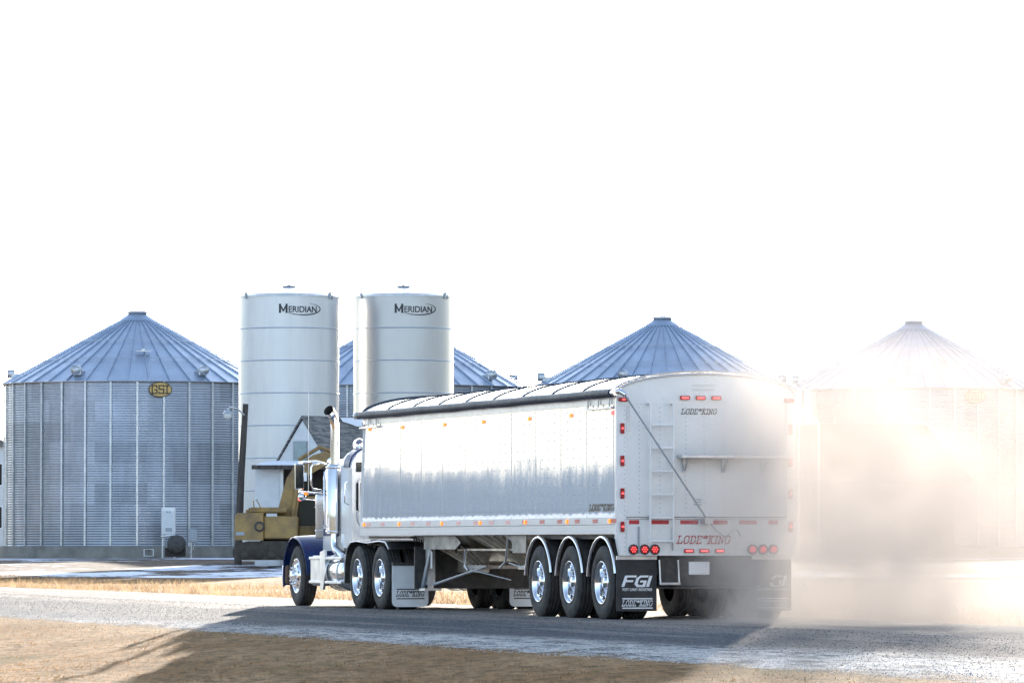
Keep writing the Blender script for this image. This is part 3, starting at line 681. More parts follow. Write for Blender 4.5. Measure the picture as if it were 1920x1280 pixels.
# landing gear
for s in (1, -1):
    lg = MB().box(10.45, 10.58, s*.98-.06, s*.98+.06, .42, 1.19).build('landing_leg', M['alu'], tr)
    MB().box(10.36, 10.66, s*.98-.14, s*.98+.14, .33, .365).box(10.47, 10.55, s*.98-.04, s*.98+.04, .36, .44).build('foot', M['alu'], lg)
    MB().hexa([(10.62, s*1.06-.02, .36), (10.74, s*1.06-.02, .36), (10.74, s*1.06+.02, .36), (10.62, s*1.06+.02, .36), (9.98, s*1.06-.02, 1.19), (10.12, s*1.06-.02, 1.19), (10.12, s*1.06+.02, 1.19), (9.98, s*1.06+.02, 1.19)]).build('leg_brace', M['grey_box'], tr)
    MB().tube([(10.5, s*.95, .42), (8.6, s*.62, .72)], .022, 6).build('leg_brace', M['alu_trim'], tr)
    MB().tube([(10.0, s*1.1, .68), (10.0, s*1.1, .95)], .025, 8).build('leg_crank', M['alu'], tr)
MB().box(10.72, 10.75, -1.18, 1.18, .36, 1.02).build('leg_panel', M['black'], tr)
MB().box(8.7, 10.42, .55, .56, .62, .98).build('leg_panel', M['hopper'], tr)
mb = MB()
for k in range(5): mb.tube([(11.2+k*.14, .9, 1.14), (11.3+k*.12, .85, 1.02+.03*(k % 2)), (11.55+k*.1, .7, 1.04), (11.8+k*.15, .6, 1.15)], .012, 6)
mb.build('air_hose', M['black'], tr)

# ================================================================== TRACTOR
tk = empty('semi_truck', (*to_world(15.5, 0), 0), RZ)
tag(tk, 'white and blue conventional semi truck with tall chrome exhaust pulling the trailer', 'truck')
class TP:    # parts are written in the same coordinates as the trailer, then moved to the truck's own origin
    pass
def tb(mb, name, m_, parent=tk):
    if parent is tk: mb.v = [(p[0]-15.5, p[1], p[2]) for p in mb.v]
    else: mb.v = [(p[0]-15.5, p[1], p[2]) for p in mb.v]
    return mb.build(name, m_, parent)
for y in (.42, -.42): tb(MB().box(11.9, 18.9, y-.05, y+.05, .62, .88), 'chassis_rail', M['black'])
for t in (12.4, 13.78):
    for s in (1, -1): wheel_parts(tk, t-15.5, s*1.285, s, 'dual')
    tb(MB().tube([(t, -.9, .52), (t, .9, .52)], .09, 12).lathe([(0, -.2), (.2, -.12), (.2, .12), (0, .2)], 14, mat=Matrix.Translation((t, 0, .55)) @ Matrix.Rotation(math.pi/2, 4, 'Y')), 'axle', M['black'])
for s in (1, -1): wheel_parts(tk, 18.15-15.5, s*1.19, s, 'steer')
tb(MB().tube([(18.15, -1, .5), (18.15, 1, .5)], .06, 10), 'axle', M['black'])
for s in (1, -1):
    # drive fender over the tandem
    mb = MB(); pr = [(14.55, .42), (14.5, .75), (14.38, .98), (14.15, 1.09), (13.78, 1.11), (13.1, 1.08), (12.4, 1.11), (12.0, 1.09), (11.8, .98)]
    V = []
    for x, z in pr: V += [(x, s*1.3, z), (x, s*.66, z)]
    f_ = tb(mb.add(V, [(2*k, 2*k+1, 2*k+3, 2*k+2) for k in range(len(pr)-1)], 0, True), 'drive_fender', M['black'])
    tb(MB().tube([(x, s*1.305, z) for x, z in pr], .014, 6), 'fender_edge', M['alu'], f_)
    # blue steer fender
    A = np.linspace(R(-14), R(176), 30); mb = MB(); V = []
    for a in A:
        ro = .66 + .14*max(0, -math.cos(a))**2*(1 if a < math.pi/2 else 0) + (.1*max(0, math.cos(a)) if False else 0)
        x = 18.15 + ro*math.cos(a)*1.05; 
        if a > math.pi/2: x = 18.15 + ro*math.cos(a)*1.45
        z = .52 + (ro+.02)*math.sin(a)
        V += [(x, s*1.24, z-.03), (x, s*1.2, z), (x, s*.62, z+.03)]
    F = []
    for k in range(len(A)-1):
        for j in (0, 1): F.append((3*k+j, 3*k+j+1, 3*k+j+4, 3*k+j+3))
    f_ = tb(mb.add(V, F, 0, True), 'front_fender', M['blue_paint'])
    tb(MB().tube([V[3*k] for k in range(len(A))], .016, 6), 'fender_edge', M['blue_paint'], f_)
    tb(MB().box(18.75, 18.85, s*1.05-.05, s*1.05+.05, 1.0, 1.07, bev=.02), 'turn_signal', M['amber'], f_)
    # tank, steps
    Tm = Matrix.Translation((14.75, s*.98, .6)) @ Matrix.Rotation(math.pi/2, 4, 'Y')
    ft = tb(MB().lathe([(0, -.03), (.2, -.015), (.29, .03), (.31, .07), (.31, 1.25), (.27, 1.3), (0, 1.32)], 36, mat=Tm), 'fuel_tank', M['polished'])
    for x in (15.05, 15.75): tb(MB().lathe([(.315, 0), (.325, 0), (.325, .07), (.315, .07)], 30, mat=Matrix.Translation((x, s*.98, .6)) @ Matrix.Rotation(math.pi/2, 4, 'Y')), 'strap', M['alu'], ft)
    tb(MB().box(16.12, 17.0, s*.7, s*1.25, .36, .87, bev=.05), 'battery_box', M['alu'])
    for z in (.40, .80):
        tb(MB().box(14.75, 15.8, s*1.24, s*1.31, z, z+.05, bev=.01), 'step', M['alu'])
        tb(MB().box(16.14, 16.98, s*1.2, s*1.275, z, z+.05, bev=.01), 'step', M['alu'])
    tb(MB().prism([(15.95, .30), (16.12, .30), (16.15, .93), (15.85, .97), (15.8, .62)], s*1.26, s*1.30), 'step_bracket', M['alu'])
    # exhaust
    ep = [(15.93, s*1.1, 2.98), (15.93, s*1.104, 3.07), (15.925, s*1.12, 3.15), (15.91, s*1.15, 3.22), (15.885, s*1.19, 3.27), (15.85, s*1.23, 3.30)]
    ex = tb(MB().tube([(15.93, s*1.1, 2.28)] + ep, [.07, .07, .07, .073, .077, .084, .092], 20, caps=False), 'exhaust_stack', M['chrome'])
    tb(MB().tube(ep[2:], [.062, .070, .078, .087], 20, caps=False).tube([ep[2], (15.924, s*1.121, 3.181)], .06, 16), 'pipe_bore', M['flap_black'], ex)
    sh = MB().tube([(15.93, s*1.1, 1.24), (15.93, s*1.1, 1.5), (15.93, s*1.1, 2.36), (15.93, s*1.1, 2.40)], [.135, .138, .138, .10], 26)
    sh = tb(sh, 'exhaust_shield', M['polished'], ex)
    mb = MB()
    for k in range(9):
        a = R(60+k*14) if s > 0 else R(-60-k*14)
        for q in range(50):
            zz = 1.34+q*.0195; 
            p = Vector((15.93+.1385*math.cos(a+(q % 2)*R(7)), s*1.1+.1385*math.sin(a+(q % 2)*R(7)), zz)); T_ = Vector((-math.sin(a), math.cos(a), 0)); nrm = Vector((math.cos(a), math.sin(a), 0))*.001
            e = .006; mb.add([p+nrm-T_*e, p+nrm+Vector((0, 0, -e)), p+nrm+T_*e, p+nrm+Vector((0, 0, e))], [(0, 1, 2, 3)])
    tb(mb, 'perforation', M['grey_box'], ex)
    tb(MB().lathe([(.139, 0), (.15, 0), (.15, .03), (.139, .03)], 24, mat=Matrix.Translation((15.93, s*1.1, 2.33))).lathe([(.139, 0), (.15, 0), (.15, .03), (.139, .03)], 24, mat=Matrix.Translation((15.93, s*1.1, 1.26))), 'clamp', M['chrome'], ex)
    tb(MB().tube([(15.93, s*1.1, 1.25), (15.93, s*1.1, 1.08), (15.85, s*1.1, .98), (15.62, s*1.06, .88), (15.35, s*1.0, .80), (15.2, s*.9, .77)], .07, 14), 'exhaust_elbow', M['chrome'], ex)
    # air cleaner
    ac = tb(MB().lathe([(0, 1.16), (.13, 1.16), (.145, 1.19), (.145, 1.70), (.15, 1.72), (.15, 1.86), (.135, 1.90), (0, 1.91)], 28, mat=Matrix.Translation((17.28, s*.93, 0))), 'air_cleaner', M['alu'])
    tb(MB().lathe([(.152, 0), (.158, 0), (.158, .02), (.152, .02)], 28, mat=Matrix.Translation((17.28, s*.93, 1.68))).lathe([(.147, 0), (.152, 0), (.152, .02), (.147, .02)], 28, mat=Matrix.Translation((17.28, s*.93, 1.28))), 'band', M['alu'], ac)
    # mirror on its bracket
    mr = tb(MB().box(16.74, 16.80, s*1.42, s*1.58, 1.98, 2.42, bev=.02), 'mirror', M['chrome'])
    tb(MB().box(16.735, 16.7385, s*1.43, s*1.57, 2.0, 2.40), 'mirror_glass', M['glass_dark'], mr)
    tb(MB().tube([(16.8, s*1.5, 2.44), (16.8, s*1.2, 2.46), (16.8, s*.97, 2.40)], .02, 8).tube([(16.8, s*1.5, 1.95), (16.8, s*1.3, 1.93), (16.8, s*.97, 1.9)], .018, 8).tube([(16.8, s*1.12, 2.43), (16.78, s*1.25, 2.42), (16.78, s*1.29, 2.36), (16.78, s*1.29, 2.08), (16.78, s*1.25, 1.99), (16.8, s*.98, 1.95)], .018, 8), 'mirror_bracket', M['chrome'], mr)
    tb(MB().lathe([(0, 0), (.06, .0), (.07, .02), (.05, .05), (0, .06)], 18, mat=Matrix.Translation((16.75, s*1.46, 1.86)) @ Matrix.Rotation(-math.pi/2, 4, 'Y')), 'convex_mirror', M['chrome'], mr)
    tb(MB().box(16.7, 16.78, s*1.36, s*1.43, 1.88, 1.94, bev=.02), 'marker_light', M['amber'], mr)
    tb(MB().tube([(16.45, s*1.06, 2.3), (16.45, s*1.14, 2.28), (16.45, s*1.15, 1.4), (16.45, s*1.07, 1.32)], .014, 8), 'grab_bar', M['chrome'])
    tb(MB().box(17.62, 17.72, s*1.19, s*1.28, 1.80, 1.87, bev=.02), 'turn_light', M['red_led'])
    tb(MB().tube([(17.67, s*1.2, 1.83), (17.67, s*.8, 1.80)], .012, 6), 'light_arm', M['chrome'])
    tb(MB().lathe([(0, .1), (.04, .08), (.072, .03), (.08, 0), (.075, -.005), (0, 0)], 22, mat=Matrix.Translation((16.35, s*1.05, 2.44)) @ Matrix.Rotation(math.pi/2, 4, 'Y')), 'spot_lamp', M['chrome'])
# cab + sleeper with arched roof
def shell(x0, x1, hw, z0, ztop, crown, n_=9):
    pts = [(-hw, z0), (hw, z0)]; rr_ = .34
    pts += [(hw-rr_+rr_*math.cos(a), ztop-rr_+rr_*math.sin(a)) for a in np.linspace(0, R(75), n_)]
    pts += [(y, ztop + crown*(1-(y/(hw-rr_*.74))**2)*.6) for y in np.linspace(hw-.36, -hw+.36, 6)]
    pts += [(-(hw-rr_+rr_*math.cos(a)), ztop-rr_+rr_*math.sin(a)) for a in np.linspace(R(75), 0, n_)]
    return MB().prism(pts, x0, x1, 'x')
sleeper = tb(shell(15.0, 15.72, 1.05, 1.0, 2.66, .08), 'sleeper', M['white_paint'])
tb(shell(15.14, 15.5, 1.07, 2.34, 2.685, .085), 'stripe', M['blue_paint'], sleeper)
tb(MB().box(14.985, 14.999, .70, .985, 2.26, 2.42, bev=.006), 'window', M['glass_dark'], sleeper)
tb(MB().box(14.98, 14.999, .70, .985, 1.62, 2.08, bev=.006), 'window', M['glass_dark'], sleeper)
tb(MB().box(14.96, 14.984, .59, .93, 2.12, 2.15).box(14.96, 14.984, .63, .66, 1.6, 2.12).box(14.96, 14.984, .92, .95, 1.6, 2.12), 'window_frame', M['alu_trim'], sleeper)
tb(MB().tube([(14.94, .98, 1.6), (14.9, .98, 1.45), (14.9, .9, 1.3), (14.92, .78, 1.22), (14.95, .6, 1.22)], .022, 8), 'air_hose', M['grey_box'], sleeper)
tb(MB().tube([(15.2, 1.05, 2.1), (15.2, 1.12, 2.08), (15.2, 1.12, 1.75), (15.2, 1.05, 1.72)], .014, 8), 'grab_bar', M['chrome'], sleeper)
cab = tb(shell(15.76, 17.15, .98, .95, 2.50, .06), 'cab', M['white_paint'])
for s in (1, -1):
    tb(MB().prism([(16.1, 1.85), (16.95, 1.85), (16.75, 2.3), (16.1, 2.3)], s*.981, s*.99), 'side_window', M['glass_dark'], cab)
    tb(MB().box(16.05, 17.0, s*.981, s*.986, 1.05, 1.82), 'door', M['white_paint'], cab)
    tb(MB().box(15.8, 17.1, s*.982, s*.988, 1.2, 1.32), 'stripe', M['blue_paint'], cab)
tb(MB().add([(17.16, .9, 1.85), (17.16, -.9, 1.85), (17.155, -.85, 2.35), (17.155, .85, 2.35)], [(0, 1, 2, 3)]), 'windscreen', M['glass_dark'], cab)
hd = MB().hexa([(17.15, -.62, .9), (19.0, -.48, .8), (19.0, .48, .8), (17.15, .62, .9), (17.15, -.62, 1.80), (19.0, -.46, 1.58), (19.0, .46, 1.58), (17.15, .62, 1.80)])
hd = tb(hd, 'hood', M['white_paint'])
tb(MB().box(19.01, 19.06, -.46, .46, .65, 1.6, bev=.02), 'grille', M['chrome'], hd)
tb(MB().box(18.92, 19.12, -1.2, 1.2, .36, .72, bev=.04), 'bumper', M['chrome'])
tb(MB().box(18.7, 18.9, 1.0, 1.22, .38, .70, bev=.02).box(18.7, 18.9, -1.22, -1.0, .38, .70, bev=.02), 'bumper_end', M['brown'])
for y in (.78, .5):
    tb(MB().lathe([(0, .0), (.03, .0), (.045, -.12), (.06, -.17), (.11, -.20), (.113, -.21), (.105, -.21), (.06, -.2), (0, -.19)], 24, mat=Matrix.Translation((15.75, y, 2.72)) @ Matrix.Rotation(math.pi/2, 4, 'Y')).tube([(15.72, y, 2.72), (15.72, y, 2.56)], .015, 6), 'air_horn', M['chrome'])
tb(MB().tube([(17.3, 1.2, 1.9), (17.3, 1.2, 3.7)], .005, 5).lathe([(0, 0), (.008, 0), (.008, .07), (0, .07)], 6, mat=Matrix.Translation((17.3, 1.2, 3.7))), 'antenna', M['alu'])
# deck, fifth wheel, flaps
tb(MB().prism([(11.9, .92), (13.3, .98), (13.3, 1.06), (11.9, .98)], -.5, .5), 'fifth_wheel', M['black'])
tb(MB().prism([(14.0, .9), (15.0, .9), (15.0, 1.0), (14.6, 1.14), (14.0, 1.14)], .2, 1.0), 'deck_plate', M['alu_trim'])
for s in (1, -1):
    y1, y2 = (1.28, .68) if s > 0 else (-.68, -1.28)
    pts = [(y2, .72), (y1, .72), (y1, .14)] + [(y1-.08+.08*math.cos(a), .14-.08*math.sin(a)) for a in (.4, .8, 1.2, 1.57)] + [(y2+.08-.08*math.sin(a), .14-.08*math.cos(a)) for a in (0, .5, 1, 1.4)]
    fl = tb(MB().prism(pts, 11.68, 11.70, 'x'), 'mud_flap', M['flap_white'])
    tb(xf(letters('LODE^KING', .46, .09), REAR(11.679, (y1+y2)/2, .27)), 'lettering', [M['decal_dark'], M['flap_white']], fl)
    tb(MB().box(11.672, 11.679, (y1+y2)/2-.23, (y1+y2)/2+.23, .335, .35).box(11.672, 11.679, (y1+y2)/2-.23, (y1+y2)/2+.23, .185, .20), 'stripe', M['decal_dark'], fl)
    tb(MB().box(11.66, 11.72, y2, y1, .722, .77), 'flap_bar', M['black'])

# ================================================================== GRAIN BINS
def pxy(px, Z): return (px-960)/9800*Z
GZ = .36; BR = 7.15
def make_bin():
    root = empty('grain_bin')
    z0, z1 = .66, 9.42; nr = 66
    rows = nr*5; na = 160
    zz = np.linspace(z0, z1, rows+1); rad = BR + .014*np.cos(2*math.pi*nr*(zz-z0)/(z1-z0))
    an = np.linspace(0, 2*math.pi, na, endpoint=False)
    # each of the sheets overlaps its neighbour: slight flattening between the stiffeners
    fl = 1 - .0011*(np.abs(np.sin(an*16)))
    V = np.stack([(rad[:, None]*fl[None]*np.cos(an)[None]).ravel(), (rad[:, None]*fl[None]*np.sin(an)[None]).ravel(), np.repeat(zz, na)], 1)
    i = np.arange(rows)[:, None]*na; k = np.arange(na)[None]
    F = np.stack([(i+k).ravel(), (i+(k+1) % na).ravel(), (i+na+(k+1) % na).ravel(), (i+na+k).ravel()], 1)
    np_mesh('wall', V, F, M['galv'], root, smooth=True)
    for q in range(32):
        a = -math.pi/2 + (q+.37)*2*math.pi/32; m_ = Matrix.Rotation(a, 4, 'Z')
        MB().box(BR+.005, BR+.075, -.055, -.035, z0, z1-.05, mat=m_).box(BR+.005, BR+.075, .035, .055, z0, z1-.05, mat=m_).box(BR+.055, BR+.080, -.035, .035, z0, z1-.05, mat=m_).build('stiffener', M['galv_post'], root)
    MB().lathe([(0, .0), (BR+.35, -.3), (BR+.35, .62), (BR+.2, .66), (0, .66)], 96, smooth=False).build('foundation', M['concrete'], root)
    # roof: panels with raised ribs
    re, rt, ze, zt = BR+.16, .80, 9.38, 12.93
    mb = MB(); nrib = 40
    for q in range(nrib):
        a0, a1 = 2*math.pi*q/nrib, 2*math.pi*(q+1)/nrib
        P_ = [(re*math.cos(a0), re*math.sin(a0), ze), (re*math.cos(a1), re*math.sin(a1), ze), (rt*math.cos(a1), rt*math.sin(a1), zt), (rt*math.cos(a0), rt*math.sin(a0), zt)]
        mb.add(P_, [(0, 1, 2, 3)])
        d = Vector((math.cos(a0), math.sin(a0), 0)); T_ = Vector((-math.sin(a0), math.cos(a0), 0)); up = Vector((0, 0, .075))
        A_, B_ = d*(re+.02)+Vector((0, 0, ze)), d*rt+Vector((0, 0, zt))
        mb.add([A_-T_*.045, A_+T_*.045, A_+T_*.02+up, A_-T_*.02+up, B_-T_*.03, B_+T_*.03, B_+T_*.012+up, B_-T_*.012+up], [(0, 1, 2, 3), (1, 5, 6, 2), (3, 2, 6, 7), (0, 3, 7, 4)])
    rf = mb.build('roof', M['roof_steel'], root)
    for fr in (.33, .62):
        rr_ = re+(rt-re)*fr; zz_ = ze+(zt-ze)*fr+.13
        MB().lathe([(rr_-.02, zz_), (rr_, zz_+.03), (rr_+.02, zz_)], 40, smooth=False).build('roof_ring', M['galv_post'], rf)
    MB().lathe([(rt+.2, zt-.09), (rt+.1, zt+.05), (.60, zt+.24), (.50, zt+.34)], 30).build('roof_collar', M['roof_steel'], rf)
    MB().lathe([(.50, zt+.34), (.60, zt+.35), (.60, zt+.42), (.45, zt+.47), (.3, zt+.50), (0, zt+.52)], 30).build('roof_cap', M['galv_post'], rf)
    # eave trim, vents
    MB().lathe([(BR+.02, ze-.02), (re, ze-.03), (re, ze+.01)], 80).build('eave', M['galv_post'], root)
    for a in (-180, -114, -55, 0, 60, 120):
        m_ = Matrix.Rotation(R(a), 4, 'Z') @ Matrix.Translation((re-.75, 0, ze+.42))
        mb = MB().box(-.3, .28, -.24, .24, -.1, .2, bev=.05, mat=m_)
        mb.lathe([(.24, 0), (.24, .4), (0, .42)], 14, mat=m_ @ Matrix.Translation((.1, 0, .2)) @ Matrix.Rotation(R(90), 4, 'Y'))
        mb.build('roof_vent', M['galv_post'], rf)
    a = R(-82); m_ = Matrix.Rotation(a, 4, 'Z') @ Matrix.Translation((re-(re-rt)*.42, 0, ze+(zt-ze)*.42+.16))
    MB().box(-.12, .12, -.4, .4, 0, .05, mat=m_).box(-.1, .1, -.1, .1, .05, .16, mat=m_).build('roof_step', M['galv_post'], rf)
    # oval maker's plate
    a = R(-90+13.8); m_ = Matrix.Rotation(a+math.pi/2, 4, 'Z') @ Matrix.Translation((0, -BR-.11, 8.93)) @ Matrix.Rotation(math.pi/2, 4, 'X')
    ov = [(.63*math.cos(q), .40*math.sin(q)) for q in np.linspace(0, 2*math.pi, 40, endpoint=False)]
    pl = xf(MB().prism(ov, 0, .02, 'z'), m_).build('maker_plate', M['sign_black'], root)
    xf(MB().prism([(x*.93, y*.9) for x, y in ov], .0205, .026, 'z'), m_).build('plate_face', M['sign_tan'], pl)
    xf(letters('gSj', .94, .48, thick=.95, shear=0, cut=False), m_ @ Matrix.Translation((0, 0, .027))).build('lettering', M['sign_black'], pl)
    return root
b1 = make_bin()
bins = [(257, 284, 0, 'leftmost grain bin, corrugated steel with blue cone roof and tan oval plate'),
        (745, 290, 200, 'corrugated bin mostly hidden behind the two smooth silos'),
        (1242, 291, 190, 'grain bin whose blue cone roof rises right behind the trailer'),
        (1714, 296, 9.6, 'rightmost grain bin, pale in the dust cloud')]
for i, (px, Z, rz, lab) in enumerate(bins):
    o = b1 if i == 0 else dup(b1)
    o.location = (pxy(px, Z), Z, GZ); o.rotation_euler = (0, 0, R(rz)); tag(o, lab, 'grain bin', 'row of corrugated grain bins')

# ================================================================== SMOOTH SILOS
def make_silo(px, Z, mt, lab, hatch):
    root = empty('steel_silo', (pxy(px, Z), Z, GZ)); tag(root, lab, 'silo', 'pair of smooth silos')
    k = Z/9800; rr_ = 94*k; top = (1022-557)*k + 1.04 - GZ
    seams = [top - 60.5*k*(i+1) for i in range(7)]
    prof = [(rr_*.98, 0.02)]
    zs = [0.02] + [s_ for s_ in seams[::-1] if s_ > .4] + [top]
    prof = []
    for i in range(len(zs)-1):
        extra = .028*(len(zs)-2-i) * .25
        for q in (0, .03, .97, 1):
            z = zs[i] + (zs[i+1]-zs[i])*q; prof.append((rr_, z))
    MB().lathe(prof, 96).build('body', mt, root)
    sm = MB()
    for z in zs[1:-1]: sm.lathe([(rr_-.02, z-.028), (rr_+.018, z-.02), (rr_+.018, z+.0), (rr_-.02, z+.012)], 96)
    sm.build('ring_seam', M['seam'], root)
    rf = MB().lathe([(rr_+.03, top-.05), (rr_+.03, top), (rr_*.92, top+.10), (.38, top+.40), (.3, top+.44)], 64, smooth=False).build('roof', M['galv_post'], root)
    MB().lathe([(.26, top+.38), (.26, top+.44), (.30, top+.45), (.30, top+.50), (0, top+.53)], 28).build('roof_cap', M['seam'], rf)
    if hatch: MB().tube([(0, 0, top+.5), (0, 0, top+.64), (.06, 0, top+.72), (.16, 0, top+.71), (.2, 0, top+.60)], .04, 8).build('vent_pipe', M['seam'], rf)
    else: MB().tube([(0, 0, top+.5), (.03, 0, top+.62), (-.03, 0, top+.72)], .03, 6).build('lid_handle', M['seam'], rf)
    for a in (-145, -35, -100+70, 40, 140):
        m_ = Matrix.Rotation(R(a), 4, 'Z'); MB().box(rr_-.02, rr_+.08, -.05, .05, top-.12, top+.16, mat=m_).tube([m_ @ Vector((rr_+.03, 0, top+.16)), m_ @ Vector((rr_+.03, 0, top+.3))], .02, 6).build('lifting_lug', M['seam'], root)
    # name on the shell, bent round it: MERIDIAN with its sweep
    phi0 = math.asin(22/94); R_ = rr_+.012
    def bend(mb, zc): mb.v = [((R_+p[2])*math.sin(phi0+p[0]/R_), -(R_+p[2])*math.cos(phi0+p[0]/R_), zc+p[1]) for p in mb.v]; return mb
    zc = top - 26*k; w_ = 72*k; xm = .17*w_
    A_ = letters('M', 15*k, 17*k, thick=1.0, shear=0, cut=False, heavy=1.5); A_.v = [(p[0]-w_/2+7*k, p[1]+1*k, p[2]) for p in A_.v]
    B_ = font_mb('ERIDIAN', w_-17*k, 11.5*k, off=.018); B_.v = [(p[0]+8.5*k, p[1]-.5*k, p[2]) for p in B_.v]
    A_.add(B_.v, B_.f)
    # thick sweep under and round the right end
    top_, bot_ = [], []
    for q in np.linspace(-2.55, 1.15, 44):
        u = (q+2.55)/3.7; th = k*(.5+2.0*math.sin(math.pi*u)**1.2)
        top_.append((6*k + 37*k*math.cos(q), 0 + 10.5*k*math.sin(q)+.6*k)); bot_.append((6*k + (37*k+th*.9)*math.cos(q), (10.5*k+th)*math.sin(q)+.6*k))
    V = [(x, y, .004) for x, y in top_] + [(x, y, .004) for x, y in bot_]; nq = len(top_)
    A_.add(V, [(i, i+1, nq+i+1, nq+i) for i in range(nq-1)])
    bend(A_, zc).build('lettering', M['decal_dark'], root)
    return root
make_silo(541.5, 224, M['silo_white'], 'left smooth pale silo with dark name lettering near its top', False)
make_silo(756.5, 226, M['silo_steel'], 'right smooth brushed silo with a hooked vent pipe on its cap', True)

# ================================================================== SHINGLED SHED AMONG THE SILOS
def P3(px, py, Z): return Vector((pxy(px, Z), Z, 1.04+(1022-py)*Z/9800))
sh = empty('shed', (pxy(567, 214), 214, .2), R(50))
tag(sh, 'small white sided shed with grey shingle roof in front of the silos', 'shed')
# local: x along ridge, y into depth, gable faces -x
hw, ev, ap = 1.75, 3.75, 6.06
L_ = 7.5
body = MB().prism([(-hw, -.3), (hw, -.3), (hw, ev), (0, ap-.12), (-hw, ev)], 0, L_, 'x')
for q in range(14):
    z = ev+.1+q*.19; hw_ = hw*(ap-.12-z)/(ap-.12-ev)
    if hw_ > .1: body.box(-.012, 0, -hw_, hw_, z, z+.012)
body.build('wall', M['siding'], sh)
mb = MB()
for s in (1, -1):
    nx_, nz_ = .05*s, .03
    a, b = (s*(hw+.12), ev-.15), (0, ap)
    mb.add([(-.06, a[0], a[1]), (L_+.2, a[0], a[1]), (L_+.2, 0, b[1]), (-.06, 0, b[1]), (-.06, a[0]+.02*s, a[1]+.09), (L_+.2, a[0]+.02*s, a[1]+.09), (L_+.2, 0, b[1]+.09), (-.06, 0, b[1]+.09)],
           [(0,1,2,3),(4,7,6,5),(0,4,5,1),(3,2,6,7),(0,3,7,4),(1,5,6,2)])
mb.build('roof', M['shingle'], sh)
MB().box(.3, 3.6, -.3, -.02, ap-.35, ap-.1).build('snow_patch', M['snow'], sh) if False else None
sv = []; fx = np.linspace(2.2, 7.6, 16); sly = -(hw+.12); slz = ev-.15-ap
for x in fx:
    u = .10 + .10*min(1, (x-2.2)/1.2)*(1+.35*math.sin(x*5)); sv += [(x, sly*.02-.06, ap+.10+slz*.02), (x, sly*u-.06, ap+.12+slz*u)]
MB().add(sv, [(2*i, 2*i+1, 2*i+3, 2*i+2) for i in range(15)]).build('snow_patch', M['snow'], sh)
wn = MB().box(-.07, -.013, -.35, .45, 4.2, 5.1).build('window', M['grey_box'], sh)
MB().box(-.09, -.071, -.28, .38, 4.27, 5.03).build('pane', mat('pane_pale', (.30, .40, .45), .15, .3, var=.3, vscale=2), wn)
# lean-to with dark eave board and open dark bay, facing the camera side (world-aligned)
lt = empty('lean_to', (pxy(520, 211), 211, .2))
tag(lt, 'white lean-to with dark eave board and open dark doorway below the shed', 'lean-to')
k2 = 211/9800; X = lambda px: (px-520)*k2; Zp = lambda py: 1.04+(1022-py)*k2-.2
MB().box(X(478), X(525), .15, .3, -.3, Zp(876)).build('wall', M['siding'], lt)
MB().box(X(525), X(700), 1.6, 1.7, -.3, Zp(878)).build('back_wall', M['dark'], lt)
MB().box(X(525), X(531), .1, .35, -.3, Zp(876)).build('door_post', M['alu_trim'], lt)
rf = MB().hexa([(X(474), -.5, Zp(879)), (X(700), -.5, Zp(879)), (X(700), 1.9, Zp(868)), (X(500), 1.9, Zp(868)), (X(474), -.5, Zp(873)), (X(700), -.5, Zp(873)), (X(700), 1.9, Zp(862)), (X(500), 1.9, Zp(862))]).build('roof', M['snow'], lt)
MB().box(X(473), X(700), -.56, -.5, Zp(880), Zp(872)).build('eave_board', M['wood'], rf)

# ================================================================== UTILITY POLE WITH YARD LAMP
po = empty('utility_pole', (pxy(446, 216), 216, .2)); tag(po, 'leaning dark wooden pole carrying a yard lamp, beside the left bin', 'utility pole')
k3 = 216/9800
MB().tube([(0, 0, -.3), (6*k3, 0, 3.6), (10*k3, 0, 5), (14.5*k3, 0, 1.04-.2+(1022-757)*k3)], [.17, .15, .135, .12], 10).build('pole', M['wood'], po)
top = 1.04-.2+(1022-778)*k3
MB().tube([(12*k3, -.1, top), (0, -.25, top+.25), (-14*k3, -.4, top+.32), (-18*k3, -.42, top+.2)], .035, 8).build('lamp_arm', M['alu'], po)
MB().lathe([(0, .16), (.1, .15), (.2, .02), (.21, 0)], 16, mat=Matrix.Translation((-18*k3, -.42, top+.05))).build('lamp_shade', M['galv_post'], po)
MB().lathe([(.17, 0), (.16, -.15), (.08, -.24), (0, -.25)], 16, mat=Matrix.Translation((-18*k3, -.42, top+.05))).build('lamp_glass', mat('lamp_glass', (.75, .76, .75), .2), po)

# ================================================================== EXCAVATOR
Ze = 205; ke = Ze/9800
ex = empty('excavator', (pxy(520, Ze), Ze, .1)); tag(ex, 'dusty yellow tracked excavator with raised boom behind the truck cab', 'excavator')
X = lambda px: (px-520)*ke; Zp = lambda py: 1.04+(1022-py)*ke-.1
for y in (-1.0, 1.0):
    pts = [(X(440), Zp(1030)), (X(446), Zp(1018)), (X(470), Zp(1014)), (X(600), Zp(1014)), (X(622), Zp(1022)), (X(628), Zp(1035)), (X(618), Zp(1049)), (X(448), Zp(1049)), (X(440), Zp(1042))]
    t_ = MB().prism(pts, y-.28, y+.28).build('track', M['track'], ex)
    mb = MB()
    for q in range(7): mb.lathe([(0, 0), (.17, 0), (.17, .06), (0, .06)], 14, mat=Matrix.Translation((X(462)+q*.52, y-.28, Zp(1040))) @ Matrix.Rotation(math.pi/2, 4, 'X'))
    mb.build('track_roller', M['track'], t_)
MB().box(X(490), X(590), -.6, .6, Zp(1030), Zp(1010)).build('undercarriage', M['track'], ex)
cw = MB()
pts = [(X(443), Zp(1012)), (X(444), Zp(968)), (X(448), Zp(962)), (X(497), Zp(961)), (X(497), Zp(1013))]
cw.prism(pts, -1.35, 1.3); cw.build('counterweight', M['yellow'], ex)
